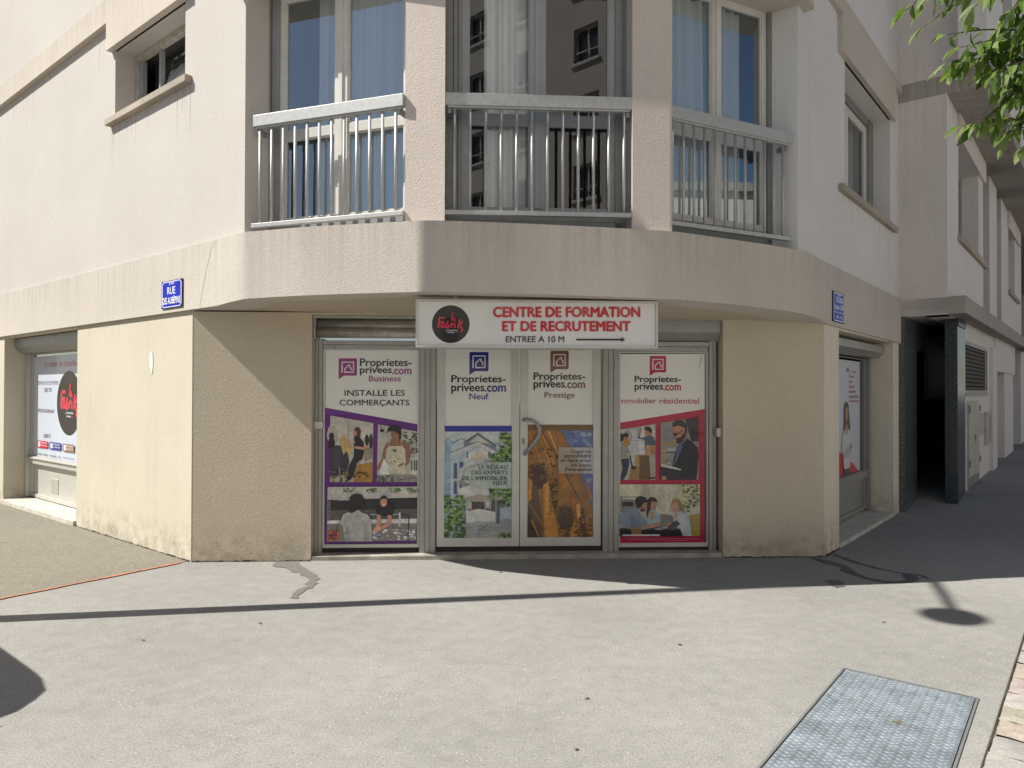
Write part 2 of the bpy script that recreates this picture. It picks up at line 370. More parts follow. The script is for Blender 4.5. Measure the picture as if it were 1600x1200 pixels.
# ------------------------------------------------------------ flat printed artwork
_tc = {}
def text_mesh(body, bold):
    k = (body, bold)
    if k in _tc: return _tc[k]
    cu = bpy.data.curves.new('t', 'FONT'); cu.body = body; cu.resolution_u = 3; cu.offset = bold
    ob = bpy.data.objects.new('t', cu); C.objects.link(ob)
    dg = bpy.context.evaluated_depsgraph_get(); me = bpy.data.meshes.new_from_object(ob.evaluated_get(dg))
    vs = [(v.co.x, v.co.y) for v in me.vertices]; fs = [tuple(p.vertices) for p in me.polygons]
    bpy.data.objects.remove(ob); bpy.data.curves.remove(cu); bpy.data.meshes.remove(me)
    _tc[k] = (vs, fs); return _tc[k]
class Art:
    """prints on a plane: mp(x, y) -> (u, z)"""
    def __init__(s, fr, mp, d): s.mb = MB(); s.fr = fr; s.mp = mp; s.d = d; s.step = .0003; s.pic = 0
    def poly(s, pts, col):
        s.d += s.step; s.mb.col = srgb(*col)+((0.0,) if s.pic else ())
        s.mb.poly([s.fr.w(*s.mp(x, y), s.d) for x, y in pts])
    def rect(s, x0, y0, x1, y1, col): s.poly([(x0, y1), (x1, y1), (x1, y0), (x0, y0)], col)
    def ell(s, cx, cy, rx, ry, col, n=20, a0=0): s.poly([(cx+rx*math.cos(2*math.pi*i/n+a0), cy-ry*math.sin(2*math.pi*i/n+a0)) for i in range(n)], col)
    def rrect(s, x0, y0, x1, y1, r, col):
        pts = []
        for cx, cy, a in ((x1-r, y0+r, 0), (x0+r, y0+r, 90), (x0+r, y1-r, 180), (x1-r, y1-r, 270)):
            for k in range(4):
                t = math.radians(a+k*30); pts.append((cx+r*math.cos(t), cy-r*math.sin(t)))
        s.poly(pts, col)
    def line(s, pts, w_, col, taper=None):
        """stroke of width w_ with mitred joints"""
        s.d += s.step; s.mb.col = srgb(*col)+((0.0,) if s.pic else ()); n = len(pts); l_, r_ = [], []
        for i, (x, y) in enumerate(pts):
            a = pts[max(i-1, 0)]; b = pts[min(i+1, n-1)]
            dx, dy = b[0]-a[0], b[1]-a[1]; q = math.hypot(dx, dy) or 1
            ww = w_/2*(taper[i] if taper else 1)
            l_.append((x-dy/q*ww, y+dx/q*ww)); r_.append((x+dy/q*ww, y-dx/q*ww))
        for i in range(n-1):
            s.mb.poly([s.fr.w(*s.mp(*p), s.d) for p in (l_[i], l_[i+1], r_[i+1], r_[i])])
    def text(s, body, x0, y0, x1, y1, col, bold=.012):
        vs, fs = text_mesh(body, 0)
        if not vs: return
        ax, bx = min(v[0] for v in vs), max(v[0] for v in vs); ay, by = min(v[1] for v in vs), max(v[1] for v in vs)
        s.d += s.step; s.mb.col = srgb(*col); fr = s.fr
        kx, ky = (x1-x0)/(bx-ax), (y1-y0)/(by-ay); e = min(bold, .05)*.9
        for ox, oy in (((-e, 0), (e, 0), (0, e*.7), (0, -e*.7)) if e > .006 else ((0, 0),)):      # heavier strokes: shifted copies
            P = [fr.w(*s.mp(x0+(v[0]-ax+ox)*kx, y1-(v[1]-ay+oy)*ky), s.d) for v in vs]
            b = len(s.mb.v); s.mb.v += P; s.d += .00006
            for f in fs: s.mb.f.append(tuple(b+i for i in f)); s.mb.m.append(0); s.mb.c.append(s.mb.col)
    def dabs(s, x0, y0, x1, y1, n, r, cols, seed=1, asp=.7):
        rn = random.Random(seed)
        for i in range(n):
            cx, cy = rn.uniform(x0, x1), rn.uniform(y0, y1); q = rn.uniform(.5, 1)*r
            k = 6; a0 = rn.random()*6
            pts = [(min(max(cx+q*math.cos(6.283*j/k+a0)*rn.uniform(.6, 1.2), x0), x1), min(max(cy+q*asp*math.sin(6.283*j/k+a0)*rn.uniform(.6, 1.2), y0), y1)) for j in range(k)]
            s.poly(pts, rn.choice(cols))
            s.d -= s.step*.9
        s.d += s.step
    def build(s, name, mat, parent, label=None):
        o = s.mb.build(name, mat, parent, fix=False); 
        if label: o['label'] = label
        return o
BLK = (28, 27, 30)
def logo(a, x0, y0, x1, y1, col, lite=(225, 222, 225)):
    s = x1-x0
    a.rrect(x0, y0, x1, y1, s*.07, col); a.poly([(x0, y1-s*.2), (x0+s*.32, y1-.3), (x0+s*.02, y1+s*.19), (x0, y1+s*.17)], col)
    lw = s*.065
    a.line([(x0+s*.19, y1-s*.17), (x0+s*.19, y0+s*.21), (x0+s*.81, y0+s*.21), (x0+s*.81, y1-s*.19), (x0+s*.34, y1-s*.19)], lw*1.15, lite)
    a.line([(x0+s*.34, y1-s*.16), (x0+s*.34, y0+s*.58), (x0+s*.53, y0+s*.38), (x0+s*.69, y0+s*.56), (x0+s*.69, y1-s*.30)], lw, lite)
    a.line([(x0+s*.60, y0+s*.44), (x0+s*.62, y0+s*.33)], lw*.8, lite)
def brand(a, x0, x1, y0, y1, yb0, yb1, xs, col, yc0, yc1):
    a.text('Proprietes-', x0, y0, x1, y1, BLK, .028); a.text('privees', x0, yb0, xs, yb1, BLK, .028)
    a.text('.com', xs+1, yc0, x1, yc1, col, .028)

# ============================================================ THE SETTING
def sheet(name, fn, us, vs, mat, thick=0):
    mb = MB()
    P = [[fn(u, v) for v in vs] for u in us]
    for i in range(len(us)-1):
        for j in range(len(vs)-1):
            mb.poly([P[i][j], P[i+1][j], P[i+1][j+1], P[i][j+1]])
    o = mb.build(name, mat, smooth=True); return struct(o)
def rng(a, b, n): return [a+(b-a)*i/n for i in range(n+1)]
KO = 1.69                                           # pavement edge, metres out from the right-hand wall
def rz(t, s, dz=0):                                 # t along the right street, s outwards
    x, y, _ = R.w(t, 0, s); return (x, y, gh(x, y)+dz)
sheet('road', lambda t, s: rz(t, s, -.11), [-260, -60, -20, -8, 0]+rng(2, 12, 20)+[20, 40, 90, 260], [-250, -60, -15, -4, 0, KO+.4, 8, 30, 80, 250], M['road'])
sheet('pavement', lambda t, s: rz(t, s, 0), [-70, -20, -8, 0]+rng(2, 12, 20)+[20, 40, 90], [-60, -12, -4, 0, KO], M['pave'])
# the left street: coarser asphalt beyond a red mortar joint
J0, J1 = Vector((-3.067, 6.662)), Vector((-3.90, 5.495)); jd = (J1-J0).normalized(); jn = Vector((jd.y, -jd.x))
if jn.x > 0: jn = -jn
def jp(a, b, z): p = J0+jd*a+jn*b; return (p.x, p.y, z)
mb = MB(); mb.poly([jp(-6, 0.0, .004), jp(30, 0.0, .004), jp(30, 60, .004), jp(-6, 60, .004)]); struct(mb.build('asphalt_pavement', M['asph']))
mb = MB(); rn = random.Random(3); N = 60
for i in range(N):
    a, b = i/N*8-.0, (i+1)/N*8
    w0 = .018+.006*math.sin(i*1.7)+.004*math.sin(i*.6); w1 = .018+.006*math.sin((i+1)*1.7)+.004*math.sin((i+1)*.6)
    mb.poly([jp(a, -w0, .008), jp(b, -w1, .008), jp(b, w1*.8, .008), jp(a, w0*.8, .008)])
struct(mb.build('mortar_joint', M['orange']))
# granite kerb
mb = MB(); rn = random.Random(5); t = -9.0
cols = [(.34, .325, .30), (.37, .325, .29), (.31, .30, .285), (.39, .335, .28), (.35, .325, .265), (.38, .36, .33)]
while t < 30:
    ln = rn.uniform(.2, .3); c = rn.choice(cols); mb.col = c
    j = rn.uniform(-.012, .012)
    t0, t1 = t+.004, t+ln-.004; s0, s1 = KO+.006+j*.3, KO+.34+rn.uniform(-.01, .01)
    z = .020+rn.uniform(-.004, .004)
    nx = 5; ny = 6; g = [[None]*(ny+1) for _ in range(nx+1)]
    for a in range(nx+1):
        for b in range(ny+1):
            ea = min(a, nx-a, 1); eb = min(b, ny-b, 1); e = 0 if (ea and eb) else -.013
            p = rz(t0+(t1-t0)*a/nx+rn.uniform(-.003, .003), s0+(s1-s0)*b/ny+rn.uniform(-.003, .003), z+e+rn.uniform(-.003, .003)); g[a][b] = p
    for a in range(nx):
        for b in range(ny): mb.poly([g[a][b], g[a+1][b], g[a+1][b+1], g[a][b+1]])
    for a in range(nx):
        for b in (0, ny):
            p, q = g[a][b], g[a+1][b]; mb.poly([p, q, (q[0], q[1], q[2]-.14), (p[0], p[1], p[2]-.14)])
    t += ln
ks = mb.build('kerb', M['granite'], smooth=False); struct(ks)
mb = MB()                                             # mortar bed under and between the kerb stones
for a, b in zip([-9, -4, 0, 2, 4, 6, 10, 20], [-4, 0, 2, 4, 6, 10, 20, 30]): mb.poly([rz(a, KO-.012, .001), rz(a, KO+.36, .001), rz(b, KO+.36, .001), rz(b, KO-.012, .001)])
struct(mb.build('kerb_bed', simple('mortar_bed', (.20, .185, .155), .95, 0, .5, 60, .5)))
# tar repair running out from the left pier
def flat(name, pts, z, mat): m_ = MB(); m_.poly([(x, y, gh(x, y)+z) for x, y in pts]); return struct(m_.build(name, mat, fix=False))
def ing(pts):                                        # photo-measured outline already turned into ground metres
    return pts
tarpts = [(-2.19, 6.72), (-2.19, 6.606), (-2.166, 6.534), (-2.138, 6.519), (-2.041, 6.493), (-1.975, 6.404), (-1.922, 6.315), (-1.87, 6.319), (-1.831, 6.236), (-1.772, 6.187), (-1.703, 6.083), (-1.7, 6.008), (-1.711, 5.936), (-1.684, 5.936), (-1.67, 5.878), (-1.696, 5.827), (-1.719, 5.765), (-1.72, 5.656), (-1.702, 5.598), (-1.709, 5.552), (-1.683, 5.535), (-1.64, 5.535), (-1.642, 5.564), (-1.663, 5.61), (-1.65, 5.692), (-1.646, 5.796), (-1.61, 5.828), (-1.614, 5.879), (-1.618, 5.93), (-1.6, 5.98), (-1.625, 5.996), (-1.643, 6.049), (-1.621, 6.121), (-1.673, 6.173), (-1.672, 6.209), (-1.708, 6.273), (-1.774, 6.361), (-1.842, 6.467), (-1.89, 6.529), (-1.958, 6.641), (-1.99, 6.74)][::-1]
flat('tar_repair_patch', tarpts, .004, M['tar'])
wet = simple('dark_sealant', (.10, .10, .098), .6, 0, .3, 40)
flat('sealant_patch', [(2.648, 6.088), (2.70, 6.12), (2.769, 6.119), (2.775, 6.07), (2.783, 6.032), (2.738, 5.92), (2.68, 5.90), (2.654, 5.865), (2.631, 5.947), (2.66, 6.02)], .004, wet)
def ribbon(name, pts, z, mat):
    m_ = MB(); n = len(pts)
    Lp, Rp = [], []
    for i, (x, y, w_) in enumerate(pts):
        a, b = pts[max(i-1, 0)], pts[min(i+1, n-1)]; dx, dy = b[0]-a[0], b[1]-a[1]; q = math.hypot(dx, dy)
        Lp.append((x-dy/q*w_/2, y+dx/q*w_/2)); Rp.append((x+dy/q*w_/2, y-dx/q*w_/2))
    for i in range(n-1): m_.poly([(p[0], p[1], gh(p[0], p[1])+z) for p in (Lp[i], Lp[i+1], Rp[i+1], Rp[i])])
    return struct(m_.build(name, mat, fix=False))
ribbon('sealant_line', [(2.881, 6.988, .03), (2.93, 6.86, .08), (2.979, 6.732, .13), (3.03, 6.64, .10), (3.035, 6.56, .07), (3.0, 6.44, .12), (3.009, 6.333, .09), (3.03, 6.25, .05), (3.046, 6.18, .06), (3.141, 6.064, .05), (3.254, 6.048, .06), (3.372, 6.095, .07), (3.43, 6.17, .10), (3.454, 6.245, .12), (3.474, 6.318, .08), (3.553, 6.307, .03), (3.575, 6.216, .03), (3.565, 6.168, .02)], .0045, wet)
ribbon('pavement_crack', [(3.16, 7.15, .03), (3.181, 7.0, .04), (3.217, 6.806, .05), (3.26, 6.67, .03), (3.3, 6.563, .04), (3.36, 6.46, .02), (3.427, 6.369, .015), (3.503, 6.276, .01)], .004, wet)
ribbon('kerb_joint', [rz(-7+i*.13, KO-.004, 0)[:2]+((.002+.005*abs(math.sin(i*1.9)+.4*math.sin(i*.7))),) for i in range(80)], .008, M['drain_dark'])

# ============================================================ THE CORNER BUILDING
bld = thing('corner_building', 'cream rendered apartment block with a canted street corner, band course and three railed bay windows', 'building', (.3, 9.0, 0))
TOP = 12.6
def streaks(m_, fr, u0, u1, ztop, n, seed, lmax=.7):      # rain marks: thin stains belonging to the wall's own mesh
    rn = random.Random(seed)
    for i in range(n):
        u = u0+(u1-u0)*rn.random(); l = lmax*rn.uniform(.2, 1)**1.5; w_ = rn.uniform(.004, .014); d_ = .0012+.00002*i
        m_.poly([fr.w(u-w_*.6, ztop-l*.6, d_), fr.w(u, ztop-l, d_), fr.w(u+w_*.6, ztop-l*.6, d_), fr.w(u+w_, ztop, d_), fr.w(u-w_, ztop, d_)], 1)
Lh = (-1.753, -.175, 4.58, 5.31); Lshop = (-5.40, -2.755, .0, 2.33)
mb = MB(); mb.panel(L, -40, .8973, 2.60, TOP, -.235, 0, [Lh, (-9.4, -7.8, 4.58, 5.31)])
streaks(mb, L, -1.85, -1.55, 4.49, 7, 1); streaks(mb, L, -.35, -.06, 4.49, 7, 2); streaks(mb, L, -1.5, -.4, 4.49, 10, 3, .4); streaks(mb, L, -5.2, -2.0, 5.61, 16, 5, .8)
mb.build('wall', [M['wall_up'], M['streak']], bld)
mb = MB(); mb.panel(L, -40, 0, -.3, 2.60, -.36, -.002, [Lshop, (-9.6, -6.6, 0, 2.33)]); wl = mb.build('wall', M['wall_low'], bld)
FU = [F.w(0, 0), F.w(6.03, 0)]
mb = MB(); mb.panel(F, .002, 6.028, -.3, 2.336, -.36, -.003, [(1.104, 5.034, -.4, 2.315)]); mb.build('wall', M['wall_f'], bld)
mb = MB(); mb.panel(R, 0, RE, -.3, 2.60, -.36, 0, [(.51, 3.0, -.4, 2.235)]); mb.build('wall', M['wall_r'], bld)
Rh = (.749, 2.86, 3.75, 5.10)
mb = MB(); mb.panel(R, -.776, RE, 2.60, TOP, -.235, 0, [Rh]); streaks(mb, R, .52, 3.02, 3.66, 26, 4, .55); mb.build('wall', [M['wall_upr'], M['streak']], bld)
# bay pillars
def pf(fr, u, d): return fr.w(u, 0, d)[:2]
mb = MB(); mb.vprism([pf(L, .896, 0), pf(L, .896, -.36), pf(L, .60, -.36), pf(L, .60, -.2)][::-1], 2.7, TOP)
mb.build('pillar', M['pillar'], bld)
mb = MB(); mb.vprism([(-.853, 5.690), (-.531, 5.615), pf(B2, .236, -.36), pf(B1, 1.535, -.36)], 2.7, TOP); mb.build('pillar', M['pillar'], bld)
mb = MB(); mb.vprism([pf(B2, 1.729, 0), pf(B2, 2.034, 0), pf(B3, .022, 0), pf(B3, .022, -.36), pf(B2, 1.729, -.36)], 2.7, TOP); mb.build('pillar', M['pillar'], bld)
mb = MB(); mb.vprism([D, pf(R, -.60, -.1), pf(R, -.60, -.30), pf(B3, B3.o.x*0+1.43, -.36)], 2.7, TOP); mb.build('pillar', M['pillar'], bld)
# band course round the corner, its bottom and soffit
plan = [(L, -40, .03, 2.944, 2.347), (L, .50, .03, 2.944, 2.350), ((-2.31, 6.11), 2.944, 2.372), ((-2.12, 6.025), 2.941, 2.376), ((-1.69, 5.85), 2.934, 2.375),
        ((-1.25, 5.71), 2.926, 2.372), ((-.78, 5.565), 2.918, 2.366), ((-.52, 5.525), 2.912, 2.364), ((.30, 5.585), 2.896, 2.352), ((1.20, 5.695), 2.876, 2.335), ((1.46, 5.785), 2.870, 2.331),
        ((1.84, 5.960), 2.862, 2.324), ((2.18, 6.13), 2.857, 2.312), ((2.46, 6.30), 2.853, 2.302), ((2.64, 6.445), 2.851, 2.294), ((2.80, 6.63), 2.85, 2.285), (R, .0, .03, 2.85, 2.262), (R, RE, .03, 2.842, 2.245)]
pp = []
for q in plan:
    if len(q) == 5: x, y, _ = q[0].w(q[1], 0, q[2]); pp.append((x, y, q[3], q[4]))
    else: pp.append((q[0][0], q[0][1], q[1], q[2]))
inn = [L.w(-40, 0, -.3)[:2], L.w(.45, 0, -.3)[:2], (-2.1, 6.45), (-1.95, 6.37), (-1.58, 6.2), (-1.16, 6.06), (-.72, 5.95), (-.52, 5.93), (.28, 5.97), (1.1, 6.04), (1.32, 6.12), (1.66, 6.27), (1.98, 6.43), (2.2, 6.58), (2.36, 6.72), (2.46, 6.85), R.w(.1, 0, -.3)[:2], R.w(RE, 0, -.3)[:2]]
def crom(P, lo, hi, sub):          # rounds the corner: Catmull-Rom through the measured points
    out = list(P[:lo+1])
    for i in range(lo, hi):
        p0, p1, p2, p3 = P[max(i-1, lo)], P[i], P[i+1], P[min(i+2, hi)]
        for k in range(1, sub+1):
            t = k/sub; out.append(tuple(.5*((2*b)+(-a+c)*t+(2*a-5*b+4*c-d)*t*t+(-a+3*b-3*c+d)*t**3) for a, b, c, d in zip(p0, p1, p2, p3)))
    return out+list(P[hi+1:])
def crom2(P): return crom(P[:7], 1, 6, 5)[:-1]+crom(P[6:], 0, 10, 5)
assert len(pp) == len(inn) == 18
pp, inn = crom2(pp), crom2(inn)
mb = MB()
for i in range(len(pp)-1):
    a, b = pp[i], pp[i+1]; p, q = inn[i], inn[i+1]
    mb.poly([(a[0], a[1], a[3]), (b[0], b[1], b[3]), (b[0], b[1], b[2]), (a[0], a[1], a[2])])
    mb.poly([(a[0], a[1], a[2]), (b[0], b[1], b[2]), (q[0], q[1], b[2]), (p[0], p[1], a[2])])
    mb.poly([(p[0], p[1], a[2]), (q[0], q[1], b[2]), (q[0], q[1], b[3]), (p[0], p[1], a[3])])
    mb.poly([(a[0], a[1], a[3]), (p[0], p[1], a[3]), (q[0], q[1], b[3]), (b[0], b[1], b[3])])
for i in (0, -1):
    a, p = pp[i], inn[i]; mb.poly([(a[0], a[1], a[3]), (a[0], a[1], a[2]), (p[0], p[1], a[2]), (p[0], p[1], a[3])])
bo = mb.build('band_course', M['band'], bld, smooth=True); bo.data.set_sharp_from_angle(angle=math.radians(30))
# soffit behind the band over the recessed shop front
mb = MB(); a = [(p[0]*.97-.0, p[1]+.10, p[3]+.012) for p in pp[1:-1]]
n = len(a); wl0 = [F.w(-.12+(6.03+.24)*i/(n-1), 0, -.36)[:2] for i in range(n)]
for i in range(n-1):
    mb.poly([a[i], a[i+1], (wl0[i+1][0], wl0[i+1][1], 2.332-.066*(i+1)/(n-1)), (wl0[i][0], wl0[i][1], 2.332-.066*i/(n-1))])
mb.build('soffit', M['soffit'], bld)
# upper bands and lintels
mb = MB(); mb.box(L, -40, -1.84, 5.62, 5.89, -.02, .065); mb.prism(L, [(-1.84, 5.31), (-.05, 5.31), (-.05, 5.89), (-1.84, 5.89)], -.02, .066)
mb.box(L, -.05, .80, 5.62, 5.89, -.02, .065)
mb.box(R, -.60, .49, 5.50, 5.67, -.02, .05); mb.box(R, .49, 2.98, 5.10, 5.67, -.02, .052); mb.box(R, 2.98, RE+.02, 5.56, 5.67, -.02, .05)
mb.build('lintel_band', M['band2'], bld)
mb = MB()
o0 = [pf(L, .80, .10), pf(B1, -.03, .11), pf(B1, 1.60, .11), pf(B2, 2.05, .11), pf(B3, 1.44, .11), pf(R, -.60, .09)]
i0 = [pf(L, .80, -.2), pf(B1, .1, -.33), pf(B1, 1.56, -.33), pf(B2, 2.0, -.33), pf(B3, 1.30, -.33), pf(R, -.60, -.2)]
for i in range(5): mb.vprism([o0[i], o0[i+1], i0[i+1], i0[i]], 5.06, 5.92)
mb.build('bay_lintel', M['band2'], bld)
mb = MB()
for fr, u1 in ((B1, 1.62), (B2, 2.03), (B3, 1.41)): mb.panel(fr, 0, u1, 5.9, TOP, -.34, -.01, [(.25, u1-.15, 6.0, 8.2)] if 0 else [])
mb.build('wall', M['wall_up'], bld)
roof = [L.w(-40, 0)[:2], L.w(.89, 0)[:2], B, Cc, D, R.w(RE, 0)[:2], (RE+20, 40), (-20, 60)]
mb = MB(); mb.vprism(roof, TOP-.02, TOP+.4); mb.build('roof', M['wslab'], bld)
# sills
mb = MB(); mb.box(L, -1.86, -.04, 4.492, 4.562, -.235, .068)
mb.build('window_sill', M['sill'], bld, bevel=.006)
mb = MB(); mb.box(R, .50, 3.06, 3.67, 3.745, -.235, .055); mb.build('window_sill', M['sill'], bld, bevel=.006)
# rooms behind the upper windows
mb = MB(); fl = [L.w(-5, 0, -.24)[:2], L.w(.85, 0, -.3)[:2], (-.75, 5.97), (1.2, 6.08), (2.35, 6.7), R.w(-.4, 0, -.24)[:2], R.w(3.3, 0, -.24)[:2]]
mb.poly([(x, y, 2.90) for x, y in fl]); mb.poly([(x, y, 5.35) for x, y in fl]); mb.poly([(*fl[0], 2.9), (*fl[-1], 2.9), (*fl[-1], 5.35), (*fl[0], 5.35)])
mb.poly([(-1.6, 6.2, 2.9), (-2.9, 8.6, 2.9), (-2.9, 8.6, 5.35), (-1.6, 6.2, 5.35)][:0] or [(-.9, 6.6, 2.9), (-1.6, 9.7, 2.9), (-1.6, 9.7, 5.35), (-.9, 6.6, 5.35)])
mb.poly([(1.4, 6.6, 2.9), (2.0, 9.7, 2.9), (2.0, 9.7, 5.35), (1.4, 6.6, 5.35)])
mb.build('room', M['room'], bld)

# ---- windows
def curtain(fr, u0, u1, z0, z1, d, parent, waves=9, amp=.04, taper=0, ph=0):
    m_ = MB(); n = waves*8; rn = random.Random(int(u0*100)+waves); k = [rn.uniform(.6, 1.4) for _ in range(waves+2)]
    rows = rng(0, 1, 6); g = []
    for i in range(n+1):
        t = i/n; a = amp*k[int(t*waves)]*math.sin(t*waves*2*math.pi+ph)
        g.append([fr.w(u0+(u1-u0)*(t if not taper else t*(1-taper*(1-r_)**1.5)+ (taper*(1-r_)**1.5)*0), z0+(z1-z0)*r_, d+a*(.6+.4*(1-r_))) for r_ in rows])
    for i in range(n):
        for j in range(6): m_.poly([g[i][j], g[i+1][j], g[i+1][j+1], g[i][j+1]])
    return m_.build('curtain', M['curtain'], parent, smooth=True)
def bay_window(fr, gl, s1, ml, s2, gr, mat, label=None):
    """gl: left guide end..; s1/s2 glass intervals; ml mullion; all in u at d=-.24"""
    z0, zt0, zt1, z1 = 3.10, 3.795, 3.87, 5.02; d = -.24
    m_ = MB()
    fw = .05
    m_.box(fr, s1[0]-fw, s2[1]+fw, z1, 5.06, d-.05, d+.005); m_.box(fr, s1[0]-fw, s2[1]+fw, z0-.045, z0, d-.05, d+.004)
    for a, b in ((s1[0]-fw, s1[0]), (s2[1], s2[1]+fw)): m_.box(fr, a, b, z0, z1, d-.05, d+.005)
    mid = (s1[1]+s2[0])/2
    m_.box(fr, s1[1], mid-.004, z0, z1, d-.045, d+.012); m_.box(fr, mid+.004, s2[0], z0, z1, d-.045, d+.012); m_.box(fr, mid-.018, mid+.018, z0, z1, d+.0121, d+.026)
    for a, b in (s1, s2): m_.box(fr, a, b, zt0, zt1, d-.04, d+.003)
    for a, b in (s1, s2):                       # glazing beads
        for c, e in ((z0, zt0), (zt1, z1)): m_.frame(fr, a, b, c, e, .012, d-.03, d-.004)
    wo = m_.build('window', mat, bld)
    for a, b in (s1, s2):
        for c, e in ((z0, zt0), (zt1, z1)):
            p = MB(); p.poly([fr.w(a+.004, c+.004, d-.02), fr.w(b-.004, c+.004, d-.02), fr.w(b-.004, e-.004, d-.02), fr.w(a+.004, e-.004, d-.02)]); p.build('pane', M['glass_mid' if fr is B2 else 'glass'], wo, fix=False)
    # roller shutter guides and casing
    m_ = MB()
    for a, b in ((gl, s1[0]-fw), (s2[1]+fw, gr)):
        w_ = b-a
        m_.box(fr, a, a+w_*.42, 2.95, 5.06, d-.05, d+.03); m_.box(fr, a+w_*.46, a+w_*.72, 2.95, 5.06, d-.05, d+.015); m_.box(fr, a+w_*.76, b, 2.95, 5.06, d-.05, d+.022)
    m_.box(fr, gl+.02, gr-.02, 2.9, 2.99, d-.05, d+.03); m_.box(fr, gl+.03, gr-.03, 2.995, 3.05, d-.05, d+.018)
    m_.build('shutter_guide', M['alu_dark'] if fr is not B1 else M['alu'], bld)
    return wo
w1 = bay_window(B1, .03, (.23, .74), 0, (.862, 1.40), 1.56, M['white_frame'])
w2 = bay_window(B2, .24, (.42, .925), 0, (1.05, 1.585), 1.77, M['grey_frame'])
w3 = bay_window(B3, .02, (.18, .655), 0, (.757, 1.25), 1.43, M['white_frame'])
curtain(B1, .52, .77, 2.98, 5.03, -.325, w1, 3, .045); curtain(B1, .83, 1.5, 2.98, 5.03, -.325, w1, 5, .05)
curtain(B2, .55, .97, 2.98, 5.03, -.35, w2, 4, .04); 
curtain(B3, .05, .68, 2.98, 5.03, -.325, w3, 5, .05); curtain(B3, .72, 1.06, 2.98, 5.03, -.325, w3, 3, .045)
# ---- railings
def railing(fr, u0, u1, b0, step, n, dz=0, label=None):
    m_ = MB(); d = -.035
    m_.box(fr, u0, u1, 3.853+dz, 3.952+dz, d-.03, d+.03); m_.box(fr, u0+.02, u1-.02, 3.838+dz, 3.853+dz, d-.02, d+.02)
    ro = m_.build('railing', M['rail'], bld, bevel=.004)
    m_ = MB(); m_.box(fr, u0-.02, u1, 2.990+dz, 3.026+dz, d-.024, d+.024); m_.build('bottom_rail', M['rail'], ro, bevel=.003)
    for u in (u0+.02, u1-.05): m_ = MB(); m_.box(fr, u, u+.03, 3.80+dz, 3.8379+dz, d-.10, d-.005); m_.build('bracket', M['alu_dark'], ro)
    if label: ro['label'] = label
    bm_ = MB(); bm_.tube([fr.w(b0, 3.0261+dz, d), fr.w(b0, 3.8379+dz, d)], .0125, 10); b = bm_.build('baluster', M['rail'], ro, smooth=True)
    for i in range(1, n):
        c = b.copy(); C.objects.link(c); c.parent = ro; q = fr.u*(step*i); c.location = (q.x, q.y, 0)
railing(B1, .075, 1.509, .129, .1185, 12); railing(B2, .238, 1.735, .313, .1232, 12); railing(B3, .024, 1.375, .053, .1128, 12, -.05)
# ---- small tilting window, left wall
m_ = MB(); dd = -.20
m_.frame(L, -1.75, -.178, 4.585, 5.305, .06, dd-.06, dd); wo = m_.build('window', simple('old_pale_frame', (.50, .47, .40), .6, 0, .3, 12), bld)
p = MB(); p.poly([L.w(-1.69, 4.645, dd-.20), L.w(-.24, 4.645, dd-.20), L.w(-.24, 5.245, dd-.20), L.w(-1.69, 5.245, dd-.20)]); p.build('pane', M['dark'], wo)
p = MB()
def tl(u, k): return L.w(u, 4.66+.56*k, dd-.005-.17*k)
for a, b in ((-1.16, -.26),):
    pts = [tl(a, 0), tl(b, 0), tl(b, .93), tl(a, .93)]
    p.poly(pts)
    for q, r_ in ((0, 1), (1, 2), (2, 3), (3, 0)): p.tube([pts[q], pts[r_]], .011, 4)
p.build('sash', M['glass_dim'], wo)
for q0_, q1_ in ((-1.68, -1.62), (-1.22, -1.19)): p = MB(); p.box(L, q0_, q1_, 4.66, 5.24, dd-.08, dd-.03); p.build('sash_frame', M['grey_frame'], wo)
# ---- right wall window
def two_sash(fr, u0, u1, z0, z1, d, parent, mat, gl=M['glass_dim'], fw=.055):
    m_ = MB(); m_.frame(fr, u0, u1, z0, z1, fw, d-.05, d); mid = (u0+u1)/2
    m_.box(fr, mid-.05, mid+.05, z0+fw, z1-fw, d-.045, d+.008)
    for a, b in ((u0+fw, mid-.05), (mid+.05, u1-fw)): m_.frame(fr, a, b, z0+fw, z1-fw, .035, d-.04, d-.006)
    o = m_.build('window', mat, parent)
    for a, b in ((u0+fw, mid-.05), (mid+.05, u1-fw)): p = MB(); p.poly([fr.w(a+.03, z0+fw+.03, d-.025), fr.w(b-.03, z0+fw+.03, d-.025), fr.w(b-.03, z1-fw-.03, d-.025), fr.w(a+.03, z1-fw-.03, d-.025)]); p.build('pane', gl, o, fix=False)
    return o
o = two_sash(R, .76, 2.66, 3.76, 4.99, -.235, bld, M['white_frame']); curtain(R, .9, 2.5, 3.76, 5.0, -.36, o, 12, .025)
m_ = MB(); m_.box(R, 2.66, 2.855, 3.751, 5.09, -.235, -.20); m_.box(R, .752, 2.855, 5.0, 5.095, -.30, -.215); m_.build('shutter_guide', M['alu_dark'], bld)

